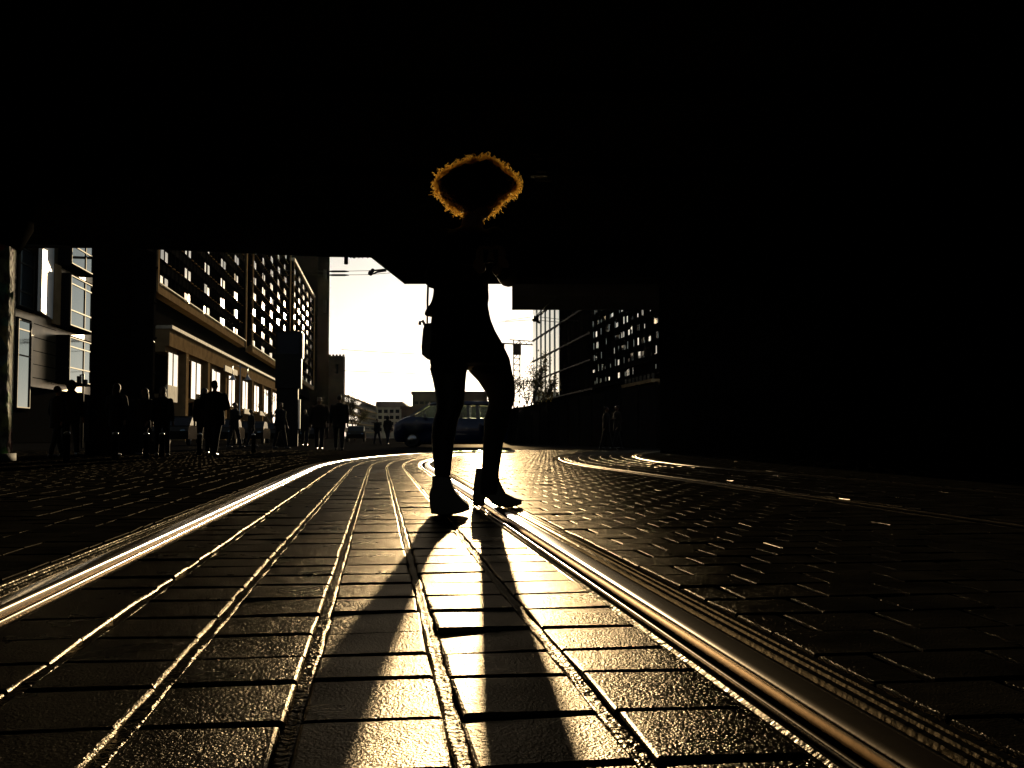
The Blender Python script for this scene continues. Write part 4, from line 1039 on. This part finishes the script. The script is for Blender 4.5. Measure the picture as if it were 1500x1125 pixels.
# leaves lying on the paving
lf = mat('dry_leaf', (.10, .05, .02), .5)
for i, (px, py_, lab) in enumerate(((803, 690, 'curled dry leaf on the paving right of the boots'), (673, 675, 'dry leaf lying behind the legs of the woman'), (735, 704, 'tiny dry leaf near the heel of the right boot'))):
    c = WZ(px, py_, .012); b = MB(); s_ = .05
    b.add([c+Vector((-s_, 0, 0)), c+Vector((-.01, -.03, .012)), c+Vector((s_, .01, .02)), c+Vector((0, .035, .004)), c+Vector((-s_, 0, .003)), c+Vector((-.01, -.03, .015)), c+Vector((s_, .01, .023)), c+Vector((0, .035, .007))], [(3, 2, 1, 0), (4, 5, 6, 7), (0, 1, 5, 4), (1, 2, 6, 5), (2, 3, 7, 6), (3, 0, 4, 7)])
    b.build('dry_leaf', lf, None, label=lab, cat='leaf')

# dark cars parked along the left side in the distance
def parked_car(loc, rz, lab, first=None):
    if first: return dup(first, loc, rz, lab)
    o = thing('parked_car', (0, 0, 0), lab, 'car', 'dark cars parked along the left of the street')
    def prof(name, pts, hw, m):
        b = MB(); n = len(pts); vs = []
        for yy, k in ((-hw, .97), (-hw+.12, 1), (hw-.12, 1), (hw, .97)):
            for x, z in pts: vs.append((x*k, yy, .7+(z-.7)*k))
        fs = [tuple(range(n)), tuple(range(4*n-1, 3*n-1, -1))]
        for i in range(3):
            for q in range(n): fs.append((i*n+q, (i+1)*n+q, (i+1)*n+(q+1) % n, i*n+(q+1) % n))
        b.add(vs, fs); return b.build(name, m, o)
    prof('body', [(-2.1, .3), (-2.15, .7), (-2.0, .92), (-.9, 1.0), (1.5, 1.0), (2.05, .9), (2.15, .6), (2.1, .3)], .86, M['carpaint'])
    prof('cabin', [(-1.1, .98), (-.4, 1.4), (0, 1.46), (.9, 1.45), (1.35, 1.3), (1.75, .98)], .74, M['dark_glass'])
    prof('roof', [(-.38, 1.42), (0, 1.48), (.9, 1.47), (1.2, 1.38), (.9, 1.42), (0, 1.43)], .7, M['carpaint'])
    for sx in (-1.35, 1.35):
        for sy in (-.84, .7):
            b = MB(); c = Vector((sx, sy, .32)); b.loft([(c, (.29, 0, 0), (0, 0, .29)), (c+Vector((0, .03, 0)), (.32, 0, 0), (0, 0, .32)), (c+Vector((0, .13, 0)), (.32, 0, 0), (0, 0, .32)), (c+Vector((0, .16, 0)), (.29, 0, 0), (0, 0, .29))], 20); wq = b.build('wheel', M['tyre'], o)
            b = MB(); b.loft([(c+Vector((0, -.005, 0)), (.19, 0, 0), (0, 0, .19)), (c+Vector((0, .165, 0)), (.19, 0, 0), (0, 0, .19))], 16); b.build('rim', M['galv'], wq)
    for sy in (-.6, .6):
        b = MB(); b.ball((-2.1, sy, .72), .06, .14, .08); b.build('headlight', M['glass'], o)
        b = MB(); b.ball((2.08, sy, .78), .05, .12, .09); b.build('tail_light', mat('tail_lens', (.2, .01, .01), .2), o)
    o.location = loc; o.rotation_euler = (0, 0, rz); return o
M['carpaint'] = weak_gloss(mat('black_car_paint', (.006, .006, .006), .4), .04, .3)
weak_gloss(M['carpaint'], .04, .3)
first = None
for px, Y, lab in ((262, 52, 'nearest dark parked car, behind the people left of the couple'), (330, 60, 'dark parked car right of the couple below the street lamp'),
                   (372, 68, 'dark parked car below the far arcade windows'), (405, 76, 'dark parked car at the foot of the pylon'), (455, 88, 'dark parked car left of the walking pair'),
                   (522, 96, 'farthest dark parked car, between the walking pair and the far pedestrians')):
    c = parked_car((X(px, Y), Y, -.004), R(90+7), lab, first)
    first = first or c

# the air of the street, glowing round the low sun
b = MB(); b.box(-140, 140, -70, 660, -1.5, 90)
hz = bpy.data.materials.new('haze'); hz.use_nodes = True; n = hz.node_tree; n.nodes.clear()
o_ = n.nodes.new('ShaderNodeOutputMaterial'); v_ = n.nodes.new('ShaderNodeVolumePrincipled')
v_.inputs['Color'].default_value = (.95, .93, .9, 1); v_.inputs['Density'].default_value = .000002; v_.inputs['Anisotropy'].default_value = .86
n.links.new(v_.outputs[0], o_.inputs['Volume'])
b.build('haze', hz, kind='stuff')
